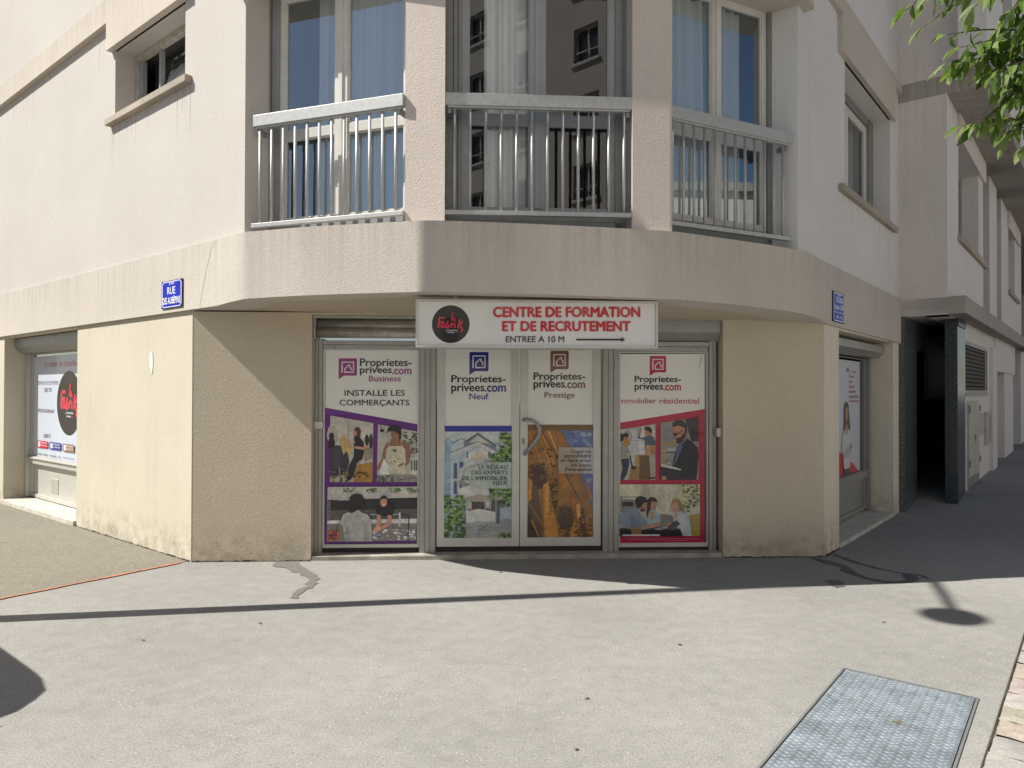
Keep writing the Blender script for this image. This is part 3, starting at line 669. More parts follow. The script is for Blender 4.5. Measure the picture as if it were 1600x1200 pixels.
# ---- left shop window
SD = -.32
def shop(fr, u0, u1, zb, zg0, zg1, zt, mat):
    m_ = MB(); m_.frame(fr, u0, u1, zb, zt, .10, SD-.05, SD+.005, 0, .05, .014)
    m_.box(fr, u0, u1, zg0-.10, zg0, SD-.05, SD+.035); m_.box(fr, u0-.0, u1, zg0-.03, zg0-.012, SD+.035, SD+.055)
    m_.box(fr, u0+.10, u1-.10, zb+.05, zg0-.10, SD-.04, SD-.02)
    m_.box(fr, u0, u0+.05, zb+.0, zt, SD+.005, SD+.06); m_.box(fr, u1-.05, u1, zb+.0, zt, SD+.005, SD+.06)
    return m_.build('shop_window', mat, bld, bevel=.003)
sL = shop(L, -5.395, -2.76, .075, .655, 2.075, 2.115, M['alu_light'])
p = MB(); p.box(L, -4.58, -4.32, .19, .385, SD-.02, SD-.012)
for i in range(5): p.box(L, -4.56+i*.05, -4.54+i*.05, .20, .375, SD-.012, SD-.009)
p.build('vent', M['alu_light'], sL)
aL = Art(L, lambda x, y: (x, y), SD-.012)
WH = (206, 214, 228)
aL.mb.col = srgb(*WH); aL.mb.poly([L.w(-5.29, .66, SD-.012), L.w(-2.87, .66, SD-.012), L.w(-2.87, 2.07, SD-.012), L.w(-5.29, 2.07, SD-.012)])
def tz(a, s, u0, z0, u1, z1, col, b=.02): a.text(s, u0, z0, u1, z1, col, b)
aL.text('Le métier de conseiller immobilier', -4.85, 1.995, -3.08, 1.915, (196, 30, 60))
GR = (70, 70, 80)
aL.text('DÉFINITION DE SES PROPRES', -5.14, 1.735, -4.33, 1.67, GR, 0); aL.text('OBJECTIFS', -4.87, 1.625, -4.58, 1.555, GR, 0)
aL.text('MÉTIER PASSIONNANT', -5.11, 1.345, -4.47, 1.28, GR, 0); aL.text('LIBERTÉ', -4.87, 1.0, -4.61, .935, GR, 0)
rad = .425; cu, cz = -3.955, 1.425
aL.poly([(cu+rad*math.cos(t*math.pi/24), cz+rad*math.sin(t*math.pi/24)) for t in range(48)], (22, 20, 22))
FAB = [[(.17, .60), (.19, .40), (.18, .36), (.22, .33), (.31, .33), (.35, .35)], [(.20, .46), (.28, .44), (.33, .44)],
       [(.34, .50), (.29, .48), (.25, .54), (.26, .59), (.30, .58), (.34, .50), (.35, .57), (.37, .60)],
       [(.43, .42), (.40, .50), (.39, .60), (.43, .60), (.46, .57), (.44, .52), (.40, .54)],
       [(.50, .48), (.52, .60)], [(.51, .54), (.55, .47), (.58, .49)], [(.61, .48), (.61, .57), (.63, .60)], [(.62, .42), (.625, .435)],
       [(.745, .37), (.71, .50), (.69, .61)], [(.82, .43), (.78, .48), (.715, .53), (.77, .565), (.81, .66), (.785, .70), (.765, .68)],
       [(.56, .20), (.53, .30), (.52, .38), (.54, .40)], [(.62, .33), (.57, .34), (.56, .40), (.60, .40), (.62, .33), (.62, .38), (.64, .40)]]
def fabrik(a, f, sw, small=True, red=(214, 38, 62)):
    for i, st in enumerate(FAB): a.line([f(x, y) for x, y in st], sw*(1.15 if i not in (10, 11) else .85), red)
    if small:
        x0, y0 = f(.37, .655); x1, y1 = f(.40, .70); a.text('by', x0, y0, x1, y1, (230, 230, 230), .01)
        x0, y0 = f(.42, .645); x1, y1 = f(.69, .69); a.text('Proprietes-', x0, y0, x1, y1, (235, 235, 235), .03)
        x0, y0 = f(.42, .70); x1, y1 = f(.58, .745); a.text('privees', x0, y0, x1, y1, (235, 235, 235), .03)
        x0, y0 = f(.585, .705); x1, y1 = f(.69, .735); a.text('.com', x0, y0, x1, y1, red, .02)
fabrik(aL, lambda x, y: (cu-rad+2*rad*x*1.02, cz+rad-2*rad*y*.98), .042)
for u0, u1, c, tx in ((-5.10, -4.685, (205, 25, 70), 'immobilier - résidentiel'), (-4.62, -4.20, (20, 50, 160), 'immobilier - neuf'), (-4.13, -3.74, (150, 115, 85), 'immobilier de prestige')):
    aL.poly([(u0, .785), (u1, .785), (u1, .885), (u0, .885)], c); aL.poly([(u0+.04, .80), (u0+.12, .80), (u0+.12, .87), (u0+.04, .87)], (235, 235, 235))
    aL.text('Proprietes-', u0+.15, .872, u1-.03, .845, (240, 240, 240), .03); aL.text('privees.com', u0+.15, .835, u1-.03, .808, (240, 240, 240), .03)
    aL.text(tx, u0+.01, .718, u1, .685, GR, .01)
aL.build('poster', M['print'], sL, 'white window film with a black round emblem and red script')
m_ = MB(); m_.box(L, -5.45+.05, -2.757, .0, .062, -.35, .03); m_.build('door_sill', M['stone'], bld, bevel=.006)
def shutter_box(fr, u0, u1, z0, z1, din, dout, mat):
    m_ = MB(); h = z1-z0; k = h*.42
    m_.uprism(fr, [(din, z0), (dout-k*.9, z0), (dout, z0+k), (dout, z1), (din, z1)], u0, u1)
    m_.box(fr, u0+.004, u1-.004, z1-.03, z1-.022, dout, dout+.004)
    return m_.build('shutter_box', mat, bld, bevel=.003)
shutter_box(L, -5.39, -2.758, 2.115, 2.318, -.33, -.12, M['alu'])
# ---- right shop window
sR = shop(R, .515, 2.96, .06, .585, 1.995, 2.03, M['alu'])
aR = Art(R, lambda x, y: (x, y), SD+.0065-.018)
c = aR.d; aR.mb.col = srgb(205, 212, 226); aR.mb.poly([R.w(.62, .59, c), R.w(2.71, .59, c), R.w(2.71, 1.99, c), R.w(.62, 1.99, c)])
RED = (196, 26, 48)
aR.poly([(.62, .592), (2.62, .592), (2.40, .70), (2.15, .76), (1.78, .885), (.62, 1.15)], RED)
for i, (s_, q) in enumerate((('Et si vous', 2.52), ('changiez', 2.44), ('de vie ?', 2.36), ('Devenez', 2.42), ('conseiller', 2.50), ('en immobilier', 2.62), ('indépendant.e', 2.66))):
    aR.text(s_, 2.19, 1.875-i*.062, q, 1.835-i*.062, RED)
for u in (2.09, 2.14): aR.poly([(u, 1.86), (u+.03, 1.86), (u+.03, 1.89), (u, 1.89)], (60, 60, 60)); aR.poly([(u, 1.86), (u+.012, 1.86), (u-.004, 1.83)], (60, 60, 60))
# woman in a white top, arms crossed
HAIR = (58, 36, 28); SK = (190, 140, 112)
aR.poly([(1.97, 1.44), (2.02, 1.475), (2.10, 1.475), (2.16, 1.43), (2.19, 1.30), (2.24, 1.16), (2.22, 1.08), (2.14, 1.06), (1.98, 1.08), (1.93, 1.10), (1.95, 1.22), (1.95, 1.34)], HAIR)
aR.poly([(1.92, 1.10), (2.0, 1.15), (2.06, 1.13), (2.14, 1.15), (2.25, 1.10), (2.31, 1.0), (2.33, .88), (2.25, .80), (2.20, .66), (1.95, .66), (1.92, .80), (1.86, .90), (1.87, 1.02)], (214, 214, 220))
aR.poly([(2.02, 1.20), (2.11, 1.20), (2.12, 1.12), (2.06, 1.06), (2.01, 1.12)], SK)
aR.ell(2.065, 1.335, .062, .095, SK); aR.poly([(2.0, 1.40), (2.04, 1.445), (2.1, 1.44), (2.13, 1.38), (2.15, 1.30), (2.12, 1.40), (2.06, 1.42)], HAIR)
aR.rect(2.03, 1.355, 2.055, 1.345, (30, 20, 20)); aR.rect(2.08, 1.355, 2.105, 1.345, (30, 20, 20)); aR.rect(2.045, 1.285, 2.09, 1.277, (170, 60, 60)); aR.poly([(2.062, 1.34), (2.072, 1.34), (2.078, 1.305), (2.058, 1.305)], (172, 122, 96))
aR.poly([(1.90, .86), (2.06, .93), (2.26, .88), (2.28, .83), (2.12, .80), (1.96, .79), (1.90, .81)], (184, 184, 194)); aR.poly([(2.18, .92), (2.26, .97), (2.30, .93), (2.24, .87)], SK)
aR.poly([(1.94, .66), (2.21, .66), (2.2, .60), (1.95, .60)], (60, 62, 72)); 
aR.build('poster', M['print'], sR, 'window film of a woman with long brown hair above a red corner')
m_ = MB(); m_.box(R, .512, 2.995, -.05, .045, -.35, .012); m_.build('door_sill', M['stone'], bld, bevel=.006)
shutter_box(R, .515, 2.985, 2.045, 2.19, -.33, -.11, M['alu'])
# ---- canted entrance front
XU = [(508, 1.2), (655, 2.101), (694, 2.343), (812, 3.076), (926, 3.79), (967, 4.049), (1101, 4.901)]
def fm(x, y):
    for i in range(len(XU)-1):
        if x <= XU[i+1][0] or i == len(XU)-2:
            (a, b), (c_, e) = XU[i], XU[i+1]; u = b+(x-a)/(c_-a)*(e-b); break
    k = (x-508)/593; s_ = .006146+k*.000154; yh = 610.3+1.6*k
    return (u, 1.6-(y-yh)*s_)
FD = -.15
def fbox(m_, x0, x1, y0, y1, d0, d1):
    u0, z1 = fm(x0, y0); u1, _ = fm(x1, y0); _, z0 = fm(x0, y1); m_.box(F, u0, u1, z0, z1, d0, d1)
m_ = MB(); m_.box(F, 1.106, 5.03, -.1, .042, -.36, -.004); m_.build('threshold', M['thresh'], bld, bevel=.008)
m_ = MB(); m_.box(F, 1.11, 5.03, .042, .088, -.36, -.155); m_.build('threshold', M['drain_dark'], bld)
def ribbed(u0, u1, z0, z1, name, mat, ribs=3):
    m_ = MB(); w_ = (u1-u0)
    m_.box(F, u0, u1, z0, z1, -.30, FD+.012)
    for i in range(ribs): a = u0+w_*(i+.08)/ribs; m_.box(F, a, a+w_*.84/ribs, z0, z1-.001, FD+.012, FD+.03-.006*(i % 2))
    return m_.build(name, mat, bld)
ribbed(1.106, 1.178, .042, 2.1, 'shutter_guide', M['alu'], 2); ribbed(2.105, 2.262, .03, 2.3, 'door_post', M['alu'], 3); ribbed(3.885, 4.045, .03, 2.3, 'door_post', M['alu'], 3); ribbed(4.936, 5.012, .042, 2.1, 'shutter_guide', M['alu'], 2)
m_ = MB(); m_.box(F, 2.264, 3.883, 2.02, 2.313, -.30, FD-.02); m_.build('transom_panel', M['alu'], bld)
# left shutter: rolled slats visible under a slim cap
m_ = MB(); m_.box(F, 1.108, 2.60, 2.288, 2.312, -.30, -.035); m_.tube([F.w(1.135, 2.225, -.145), F.w(2.60, 2.225, -.145)], .062, 18); m_.tube([F.w(1.135, 2.155, -.10), F.w(2.60, 2.155, -.10)], .052, 18)
m_.build('rolled_shutter', M['shutter'], bld, smooth=True).data.polygons[0].use_smooth = False
m_ = MB(); m_.box(F, 1.108, 1.130, 2.09, 2.29, -.22, -.04); m_.box(F, 1.18, 2.60, 2.042, 2.082, -.22, -.125); m_.box(F, 1.18, 2.10, 2.0, 2.040, -.2, FD+.004); m_.build('shutter_frame', M['alu'], bld, bevel=.002)
shutter_box(F, 3.95, 5.030, 2.085, 2.305, -.30, -.045, M['alu'])
m_ = MB(); m_.box(F, 3.95, 4.93, 2.042, 2.083, -.22, -.10); m_.box(F, 4.047, 4.934, 1.99, 2.040, -.2, FD+.004)
sfo = m_.build('shutter_frame', M['alu'], bld)
for u in (4.20, 4.83, 1.29, 1.96): m_ = MB(); m_.tube([F.w(u, 2.022, FD), F.w(u, 2.022, FD+.012)], .011, 8); m_.build('screw', M['alu_dark'], sfo)
m_ = MB(); m_.box(F, 1.109, 1.19, 1.235, 1.305, FD, FD+.06); m_.build('bracket', M['alu_light'], bld, bevel=.004)
m_ = MB(); m_.box(F, 4.99, 5.032, 1.16, 1.245, -.10, -.045); m_.box(F, 4.985, 4.99, 1.175, 1.23, -.085, -.06); m_.build('key_switch', M['alu_light'], bld, bevel=.003)
def glazing(u0, u1, z0, z1, w_, wb, wt, name, mat):
    m_ = MB(); m_.frame(F, u0, u1, z0, z1, w_, FD-.05, FD+.006, 0, wb, wt); return m_.build(name, mat, bld, bevel=.002)
sF1 = glazing(1.180, 2.103, .088, 2.0, .018, .035, .012, 'shop_window', M['alu_light'])
sF2 = glazing(4.047, 4.934, .075, 1.988, .014, .040, .012, 'shop_window', M['alu_light'])
dL_ = glazing(2.272, 3.073, .092, 2.018, .075, .085, .02, 'door', M['alu_light'])
dR_ = glazing(3.079, 3.870, .092, 2.018, .075, .085, .02, 'door', M['alu_light'])
hb = [(817, 656), (824, 655.3), (832, 657), (838.5, 662), (842, 670), (841, 680), (835, 690), (827, 700), (819, 710.5)]
m_ = MB(); P3 = [F.w(*fm(x, y), FD+q) for (x, y), q in zip(hb, (.01, .05, .065, .07, .07, .07, .065, .055, .012))]
m_.tube(P3, [.014, .017, .019, .020, .021, .020, .019, .017, .015], 10); m_.build('handle', simple('grey_handle', (.30, .32, .35), .4, .2), dR_, smooth=True)
m_ = MB(); k0 = fm(817.5, 689); m_.box(F, k0[0]-.012, k0[0]+.012, k0[1]-.028, k0[1]+.028, FD+.006, FD+.012); m_.tube([F.w(k0[0], k0[1]+.006, FD+.012), F.w(k0[0], k0[1]+.006, FD+.018)], .008, 10); m_.build('keyhole', M['alu_dark'], dR_)

WHT = (226, 227, 222)
def base(d=FD-.012): return Art(F, fm, d)
# poster 1 (purple)
a = base(); PU = (98, 22, 128); PT = (150, 50, 130)
a.rect(508, 547, 655, 858, WHT)
a.poly([(507.5, 637), (655, 663.5), (655, 852.5), (507.5, 857)], PU)
logo(a, 528.3, 559.7, 557, 587, (140, 38, 120)); brand(a, 561.8, 642, 560.1, 575.8, 573, 586.4, 611, PT, 576.4, 584.8)
a.text('Business', 575.8, 587, 625.6, 596, PT); a.text('INSTALLE LES', 538, 609.6, 632, 618.6, BLK); a.text('COMMERÇANTS', 530.4, 624.8, 639, 635.8, BLK)
a.pic = 1
# hair salon
a.poly([(515.8, 753.5), (582, 753.5), (583, 661.4), (515.8, 649.5)], (196, 192, 180))
a.poly([(515.8, 705), (530, 700), (530, 730), (515.8, 735)], (120, 116, 110)); a.ell(521, 680, 10, 17, (210, 208, 198)); a.ell(521, 680, 8.5, 15, (184, 180, 168))
a.rect(543.5, 655.5, 545, 700, (160, 156, 146)); a.poly([(553, 753.5), (582, 753.5), (582, 722), (560, 726), (551, 735)], (176, 132, 58))
a.ell(573, 683, 9, 13, (205, 204, 196)); a.poly([(566, 702), (583, 697), (583, 716), (570, 722)], (150, 142, 128)); a.ell(573, 688, 3.5, 9, (40, 34, 30)); a.ell(579.5, 690, 3, 12, (56, 44, 38))
a.ell(518, 682, 4, 6, (40, 30, 30)); a.ell(518, 693, 5.5, 10, (24, 24, 30))
a.poly([(515.8, 704), (524, 696), (541, 698), (546, 722), (540, 742), (520, 745), (515.8, 735)], (54, 52, 66)); a.poly([(520, 700), (533, 698), (530, 735), (522, 740)], (70, 68, 84))
a.poly([(534, 682), (539, 679), (544, 684), (549, 698), (550, 708), (545, 712), (541, 705), (537, 711), (534, 702), (532, 692)], (206, 176, 120)); a.line([(538, 684), (540, 696), (539, 707)], 1, (160, 128, 80)); a.line([(542, 686), (546, 700)], 1, (170, 138, 86))
a.poly([(553, 672), (556, 667.5), (561, 668), (564, 674), (562, 685), (556, 690), (553, 682)], (86, 46, 40)); a.ell(555, 677, 2.5, 4, (196, 150, 124))
a.poly([(553, 684), (560, 682), (568, 690), (569, 704), (566, 718), (558, 724), (552, 745), (546, 752), (541, 748), (545, 728), (553, 714), (553, 700)], (28, 26, 32))
a.poly([(555, 697), (568, 699), (571, 691), (573, 700), (568, 703), (554, 701)], (208, 158, 130)); a.line([(548, 698), (555, 690)], 1.6, (208, 158, 130))
a.line([(561, 720), (562, 738)], 1.2, (150, 150, 150)); a.line([(554, 744), (562, 737), (575, 744)], 1.4, (40, 40, 44)); a.line([(558, 740), (575, 739)], 1.2, (40, 40, 44)); 
for x in (554, 562, 575): a.ell(x, 745, 1.4, 1.4, (20, 20, 22))
a.dabs(516, 733, 545, 753, 40, 3, [(60, 56, 60), (110, 100, 90), (36, 34, 40), (150, 128, 70)], 3); a.line([(531, 730), (531, 748)], 1.6, (150, 150, 152))
# florist
a.poly([(589, 753), (652.7, 753), (654, 675), (590.5, 663)], (188, 188, 176)); a.rect(591, 664.5, 654, 675, (200, 200, 190)) if 0 else None
a.dabs(631, 675, 653.5, 712, 70, 3.2, [(40, 52, 40), (66, 84, 58), (90, 100, 84), (28, 34, 30), (150, 156, 140)], 5)
a.rect(641, 714, 653, 742, (206, 206, 202)); 
for x in (643.5, 648, 651.5): a.rect(x-1.3, 719, x+1.3, 735, (96, 96, 92)); 
a.line([(594, 664), (597, 672)], 1, (30, 30, 30)); a.ell(597, 673, 3.5, 2.5, (30, 32, 30)); a.dabs(625, 672, 636, 684, 12, 1.6, [(210, 210, 200), (120, 110, 90)], 8)
SK2 = (150, 106, 88)
a.poly([(600, 700), (606, 691), (616, 689), (630, 689), (640, 694), (643, 708), (640, 722), (632, 733), (628, 728), (633, 716), (634, 706), (605, 706), (602, 718), (594, 732), (589.5, 736), (590, 728), (597, 716)], SK2)
a.poly([(610, 690), (613, 682), (625, 682), (627, 692), (618, 698)], SK2); a.ell(617.5, 675.5, 7, 10, (158, 112, 92))
a.poly([(605, 677), (606, 669), (612, 664.5), (622, 665), (627, 670), (627, 684), (624, 690), (623, 678), (616, 674), (609, 674)], (34, 26, 28)); a.line([(611, 680), (614, 681)], .8, (40, 26, 24)); a.line([(614, 685), (618, 685.5)], .9, (130, 60, 60))
a.poly([(604, 702), (609, 697), (629, 697), (633, 702), (634, 718), (633, 744), (612, 744), (607, 728), (603, 716)], (206, 200, 180)); a.line([(607, 699), (609, 689)], 1, (206, 200, 180)); a.line([(628, 698), (627, 688)], 1, (206, 200, 180)); a.rect(614, 702, 620, 706.5, (110, 104, 92))
a.poly([(592, 742), (600, 716), (606, 724), (610, 744)], (226, 226, 222)); a.dabs(608, 714, 624, 726, 26, 2.6, [(226, 222, 196), (200, 196, 150), (120, 130, 70), (236, 234, 220)], 9); a.line([(622, 728), (632, 724)], 3, SK2)
a.poly([(589, 753), (589.5, 742), (620, 741), (652.7, 744), (652.7, 753)], (150, 148, 140)); a.dabs(589.5, 743, 616, 753, 30, 2.6, [(60, 66, 60), (90, 96, 88), (44, 48, 46)], 10); a.line([(622, 750), (650, 746)], .9, (70, 60, 50))
# fish stall
a.poly([(512, 846), (651.8, 844), (652.7, 760), (513, 760.7)], (196, 194, 188)); a.poly([(513, 781), (652.5, 777), (652.5, 795), (513, 797)], (38, 38, 44)); a.poly([(513, 797), (652.4, 795), (652.3, 812), (512.8, 814)], (90, 88, 88)); a.poly([(512.8, 813), (652, 810), (652, 817), (512.8, 818)], (226, 226, 226)); a.poly([(512.5, 818), (652, 817), (651.8, 844), (512, 846)], (134, 132, 132))
for x0_ in (537, 573, 609, 636): a.dabs(x0_, 762, x0_+18, 768.5, 16, 3, [(86, 120, 56), (110, 146, 70), (60, 84, 44)], int(x0_)); a.rect(x0_+3, 768, x0_+14, 770.5, (160, 156, 150))
for i in range(9): a.rect(513, 783+i*3.6, 518, 784.6+i*3.6, (150, 150, 146))
a.rect(521, 779.5, 527, 781, (180, 180, 180)); a.rect(529, 779.5, 547, 781.3, (200, 200, 200))
a.dabs(513, 827, 532, 845, 40, 3, [(196, 84, 44), (170, 60, 34), (222, 120, 80), (110, 50, 34)], 21); a.dabs(583, 826, 650, 843, 60, 4, [(214, 216, 222), (186, 190, 200), (160, 130, 110), (150, 160, 176), (232, 232, 234)], 22)
a.line([(526, 842), (529, 818), (534, 812)], .9, (70, 70, 70)); a.line([(625, 802), (640, 806), (638.5, 844)], 1.6, (50, 52, 58)); a.rect(580, 802.5, 626, 803.6, (214, 214, 214)); a.rect(624, 800, 627, 822, (206, 208, 210))
a.poly([(588, 795), (594, 785), (606, 784), (614, 787), (616, 798), (614, 806), (607, 806), (597, 806), (590, 804)], (30, 30, 36)); a.poly([(590, 803), (596, 804), (597, 820), (590, 828), (583, 830), (590, 818)], (206, 152, 126)); a.poly([(607, 804), (613.5, 805), (612, 818), (598, 827), (590, 830), (596, 822), (606, 816)], (206, 152, 126)); a.poly([(584, 830), (592, 822), (598, 824), (590, 832)], (220, 170, 148))
a.ell(600.5, 783, 5.4, 8.5, (204, 150, 124)); a.poly([(595, 782), (595.5, 776), (600, 773.5), (605, 775), (606.5, 783), (604.5, 779), (598, 779)], (40, 30, 28)); a.rect(597.5, 781.5, 599.4, 782.4, (40, 26, 24)); a.rect(602, 781.5, 603.8, 782.4, (40, 26, 24)); a.line([(598.5, 787), (600.8, 788.3), (603.2, 787)], .9, (240, 230, 226))
a.poly([(541, 845.2), (538, 826), (534, 812), (538, 803), (546, 799), (556, 797), (563, 796), (566, 800), (576, 803), (581, 812), (582, 828), (583, 844.6)], (180, 178, 176)); a.poly([(541, 845.2), (540, 832), (546, 820), (549, 845)], (156, 154, 154)); a.poly([(570, 845), (570, 824), (574, 814), (578, 830), (578, 845)], (160, 158, 158)); a.line([(552, 806), (560, 812), (570, 806)], .8, (160, 158, 156))
a.poly([(556, 800), (562, 794), (568, 790), (569, 782), (562, 790), (554, 796)], (170, 122, 98))
a.poly([(546, 800), (548, 788), (547, 778), (551, 772.5), (558, 770.5), (566, 772), (570, 778), (569, 788), (564, 794), (558, 797), (552, 801)], (30, 28, 32))
a.build('poster', M['print'], sF1, 'white and purple poster with photos of a hair salon, a florist and a fish stall')
# poster 4 (crimson)
a = base(); PK = (178, 20, 62); PKT = (176, 26, 62)
a.rect(967, 553, 1101.5, 851, WHT); a.poly([(967, 661), (1101.5, 639.3), (1101.5, 847.5), (967, 849)], PK)
logo(a, 1015.3, 556, 1041, 582, (176, 26, 66)); brand(a, 992, 1064, 587.5, 600.3, 598.7, 612.5, 1035.8, PKT, 601.7, 610.3)
a.text('mmobilier', 968.3, 622, 1025.8, 630.5, PKT, .005); a.text('résidentiel', 1030.8, 622, 1092.5, 631, PKT, .005)
a.line([(1095, 556), (1096.5, 560), (1094.5, 566), (1093, 574)], .7, (120, 118, 112))
a.pic = 1
# moving house
a.poly([(967.5, 749.8), (1024, 749.8), (1024, 663), (967.5, 671.7)], (186, 186, 178)); a.rect(983, 672, 1008, 706, (206, 208, 210)); a.rect(984, 688, 1008, 689, (150, 160, 164)); a.rect(995, 672, 996, 706, (168, 172, 172))
a.rect(992, 711, 1012, 749, (178, 146, 98)); a.poly([(986, 730), (1002, 728), (1002, 749.6), (982, 749.6)], (156, 124, 80)); a.rect(999, 712, 1016, 749.6, (112, 84, 58)); a.poly([(984, 708), (1010, 705), (1010, 709), (988, 712)], (214, 214, 208))
a.ell(971, 684, 4, 6.5, (34, 28, 28)); a.poly([(967.5, 690), (975, 690), (980, 700), (986, 706), (984, 709), (978, 707), (981, 717), (967.5, 718)], (150, 148, 144)); a.poly([(970, 718), (982, 716), (984, 724), (980, 740), (975, 749.6), (969, 749.6), (973, 730)], (44, 56, 84)); a.ell(978.5, 683, 4, 5.5, (178, 132, 106)); a.ell(978, 680, 4.4, 3.6, (40, 30, 26)); a.poly([(974, 688), (983, 687), (985, 694), (981, 699), (975, 694)], (190, 136, 40)); a.line([(983, 688), (988, 684), (984, 676), (979, 674.5)], 1.8, (178, 132, 106)); a.line([(984, 712), (988, 730), (994, 732)], 2.2, (34, 34, 36)); a.ell(990, 731, 4.5, 3, (50, 48, 46))
a.ell(1012, 675, 5, 7, (180, 132, 104)); a.poly([(1006.5, 672), (1008, 667), (1014, 666.5), (1018.5, 671), (1017.5, 680), (1015, 675), (1009, 672)], (28, 24, 24)); a.poly([(1007, 684), (1013, 680), (1020, 682), (1023.8, 690), (1023.8, 702), (1008, 702)], (70, 92, 108)); a.line([(1009, 686), (998, 685), (1001, 671)], 3.2, (70, 92, 108)); a.line([(999, 680), (1001.5, 669)], 2.4, (180, 132, 104)); a.rect(1009, 696, 1023.8, 711, (170, 130, 92)); a.rect(1010, 696, 1015, 711, (190, 150, 108)); a.poly([(1014, 711), (1022.5, 711), (1022, 745), (1016, 746)], (168, 162, 150)); a.poly([(1014, 746), (1024, 745), (1024, 748), (1014, 749)], (60, 46, 40))
# man in a dark jacket reading
a.poly([(1031.7, 749.8), (1091.5, 749.8), (1091.5, 651.9), (1031.7, 661)], (140, 142, 142)); a.poly([(1070, 655.3), (1091.5, 651.9), (1091.5, 690), (1080, 690)], (52, 52, 54)); a.rect(1037, 691, 1058, 694, (184, 136, 74)); a.rect(1036, 691, 1039.5, 728, (184, 136, 74)); a.rect(1040, 706, 1056, 708, (84, 92, 92)); a.rect(1042, 700, 1056, 705, (170, 176, 172)); a.dabs(1040, 718, 1050, 726, 14, 2.5, [(90, 160, 140), (200, 200, 196), (110, 120, 110)], 31)
a.poly([(1049, 738), (1052, 716), (1059, 698), (1066, 690), (1073, 685), (1082, 691), (1090, 700), (1091.5, 712), (1088, 749.8), (1040, 749.8)], (30, 34, 48)); a.poly([(1052, 728), (1058, 702), (1064, 694), (1066, 698), (1058, 718)], (86, 104, 140)); a.poly([(1061, 694), (1066, 686), (1073, 684), (1070, 690), (1064, 696)], (86, 104, 140)); a.line([(1074, 700), (1080, 724), (1076, 746)], 1.2, (20, 22, 32)); a.line([(1072, 690), (1062, 716)], 1, (18, 20, 30))
a.poly([(1060, 688), (1071, 688), (1073, 676), (1062, 676)], (166, 120, 96)); a.poly([(1049.5, 666), (1052, 660), (1060, 657), (1070, 659), (1072, 668), (1071, 680), (1066, 688), (1060, 693), (1056, 691), (1054.5, 685), (1050.5, 679)], (186, 138, 112)); a.poly([(1050, 668), (1051, 660.5), (1058, 656.5), (1067, 657), (1072.5, 663), (1073, 676), (1070, 680), (1069.5, 669), (1060, 665)], (44, 36, 34)); a.poly([(1056, 684), (1062, 684), (1069, 676), (1071, 682), (1066, 690), (1060, 694.5), (1056.5, 692)], (54, 40, 34)); a.line([(1050.5, 677), (1058, 678), (1068, 672)], 1.1, (24, 20, 20)); a.ell(1055, 679, 3, 2.5, (60, 48, 44))
a.poly([(1032, 724), (1064, 733), (1063.5, 735), (1032, 729)], (200, 196, 188)); a.poly([(1032, 729), (1063.5, 735), (1060, 749.8), (1032, 749.8)], (44, 44, 48)); a.ell(1037, 747, 4, 3, (180, 140, 110))
# three people with a tablet
a.poly([(967.5, 836.9), (1093, 836.9), (1093, 756.7), (967.5, 756.7)], (196, 190, 170)); a.rect(967.5, 757, 1001, 775, (214, 208, 180)); a.rect(969, 776, 996, 800, (130, 128, 122)); a.rect(972, 784, 989, 791, (44, 44, 46)); a.rect(972, 777.5, 993, 780, (210, 210, 204)); a.rect(1002, 757, 1015, 836, (184, 178, 158)); a.rect(1024, 757, 1058, 836, (206, 202, 186)); a.rect(1027, 765, 1039, 800, (194, 190, 172)); a.rect(1044, 765, 1056, 800, (194, 190, 172)); a.rect(1059, 757, 1093, 836, (198, 194, 160))
a.dabs(1066, 757, 1092.5, 800, 80, 3.4, [(60, 82, 44), (90, 116, 60), (40, 56, 34), (120, 140, 84)], 41, .5); a.poly([(1078, 796), (1093, 793), (1093, 836.9), (1074, 836.9)], (168, 150, 62)); a.poly([(1078, 793), (1093, 792), (1093, 802), (1078, 804)], (196, 196, 186))
a.poly([(1024, 812), (1034, 802), (1052, 806), (1056, 822), (1030, 828)], (120, 120, 116))
a.ell(1019, 788, 7, 9, (186, 138, 112)); a.poly([(1011, 790), (1011, 781), (1016, 776), (1024, 778), (1027.5, 785), (1024, 784), (1017, 783), (1015, 800), (1011, 812), (1009, 800)], (50, 36, 30)); a.poly([(1010, 812), (1014, 798), (1023, 796), (1031, 802), (1031, 816), (1024, 826), (1010, 826)], (150, 178, 190)); a.poly([(1015, 800), (1022, 799), (1020, 812), (1016, 812)], (196, 150, 70)); a.poly([(1012, 822), (1028, 814), (1030, 822), (1018, 829)], (190, 142, 116))
a.ell(1002, 787, 8, 10, (176, 128, 102)); a.poly([(992, 786), (993, 779), (999, 774.5), (1008, 776.5), (1012, 784), (1004, 786), (1001, 793), (996, 794)], (36, 28, 26)); a.poly([(1000, 795), (1008, 794), (1010, 790), (1006, 799), (1000, 799)], (50, 36, 32)); a.poly([(967.5, 818), (968, 804), (974, 796), (986, 791), (996, 796), (1002, 806), (1010, 818), (1010, 826), (996, 826), (984, 824), (976, 826)], (128, 142, 166)); a.poly([(984, 800), (992, 812), (1004, 820), (1000, 827), (984, 822)], (108, 124, 150)); a.poly([(1000, 822), (1012, 818), (1016, 824), (1006, 829)], (186, 138, 112))
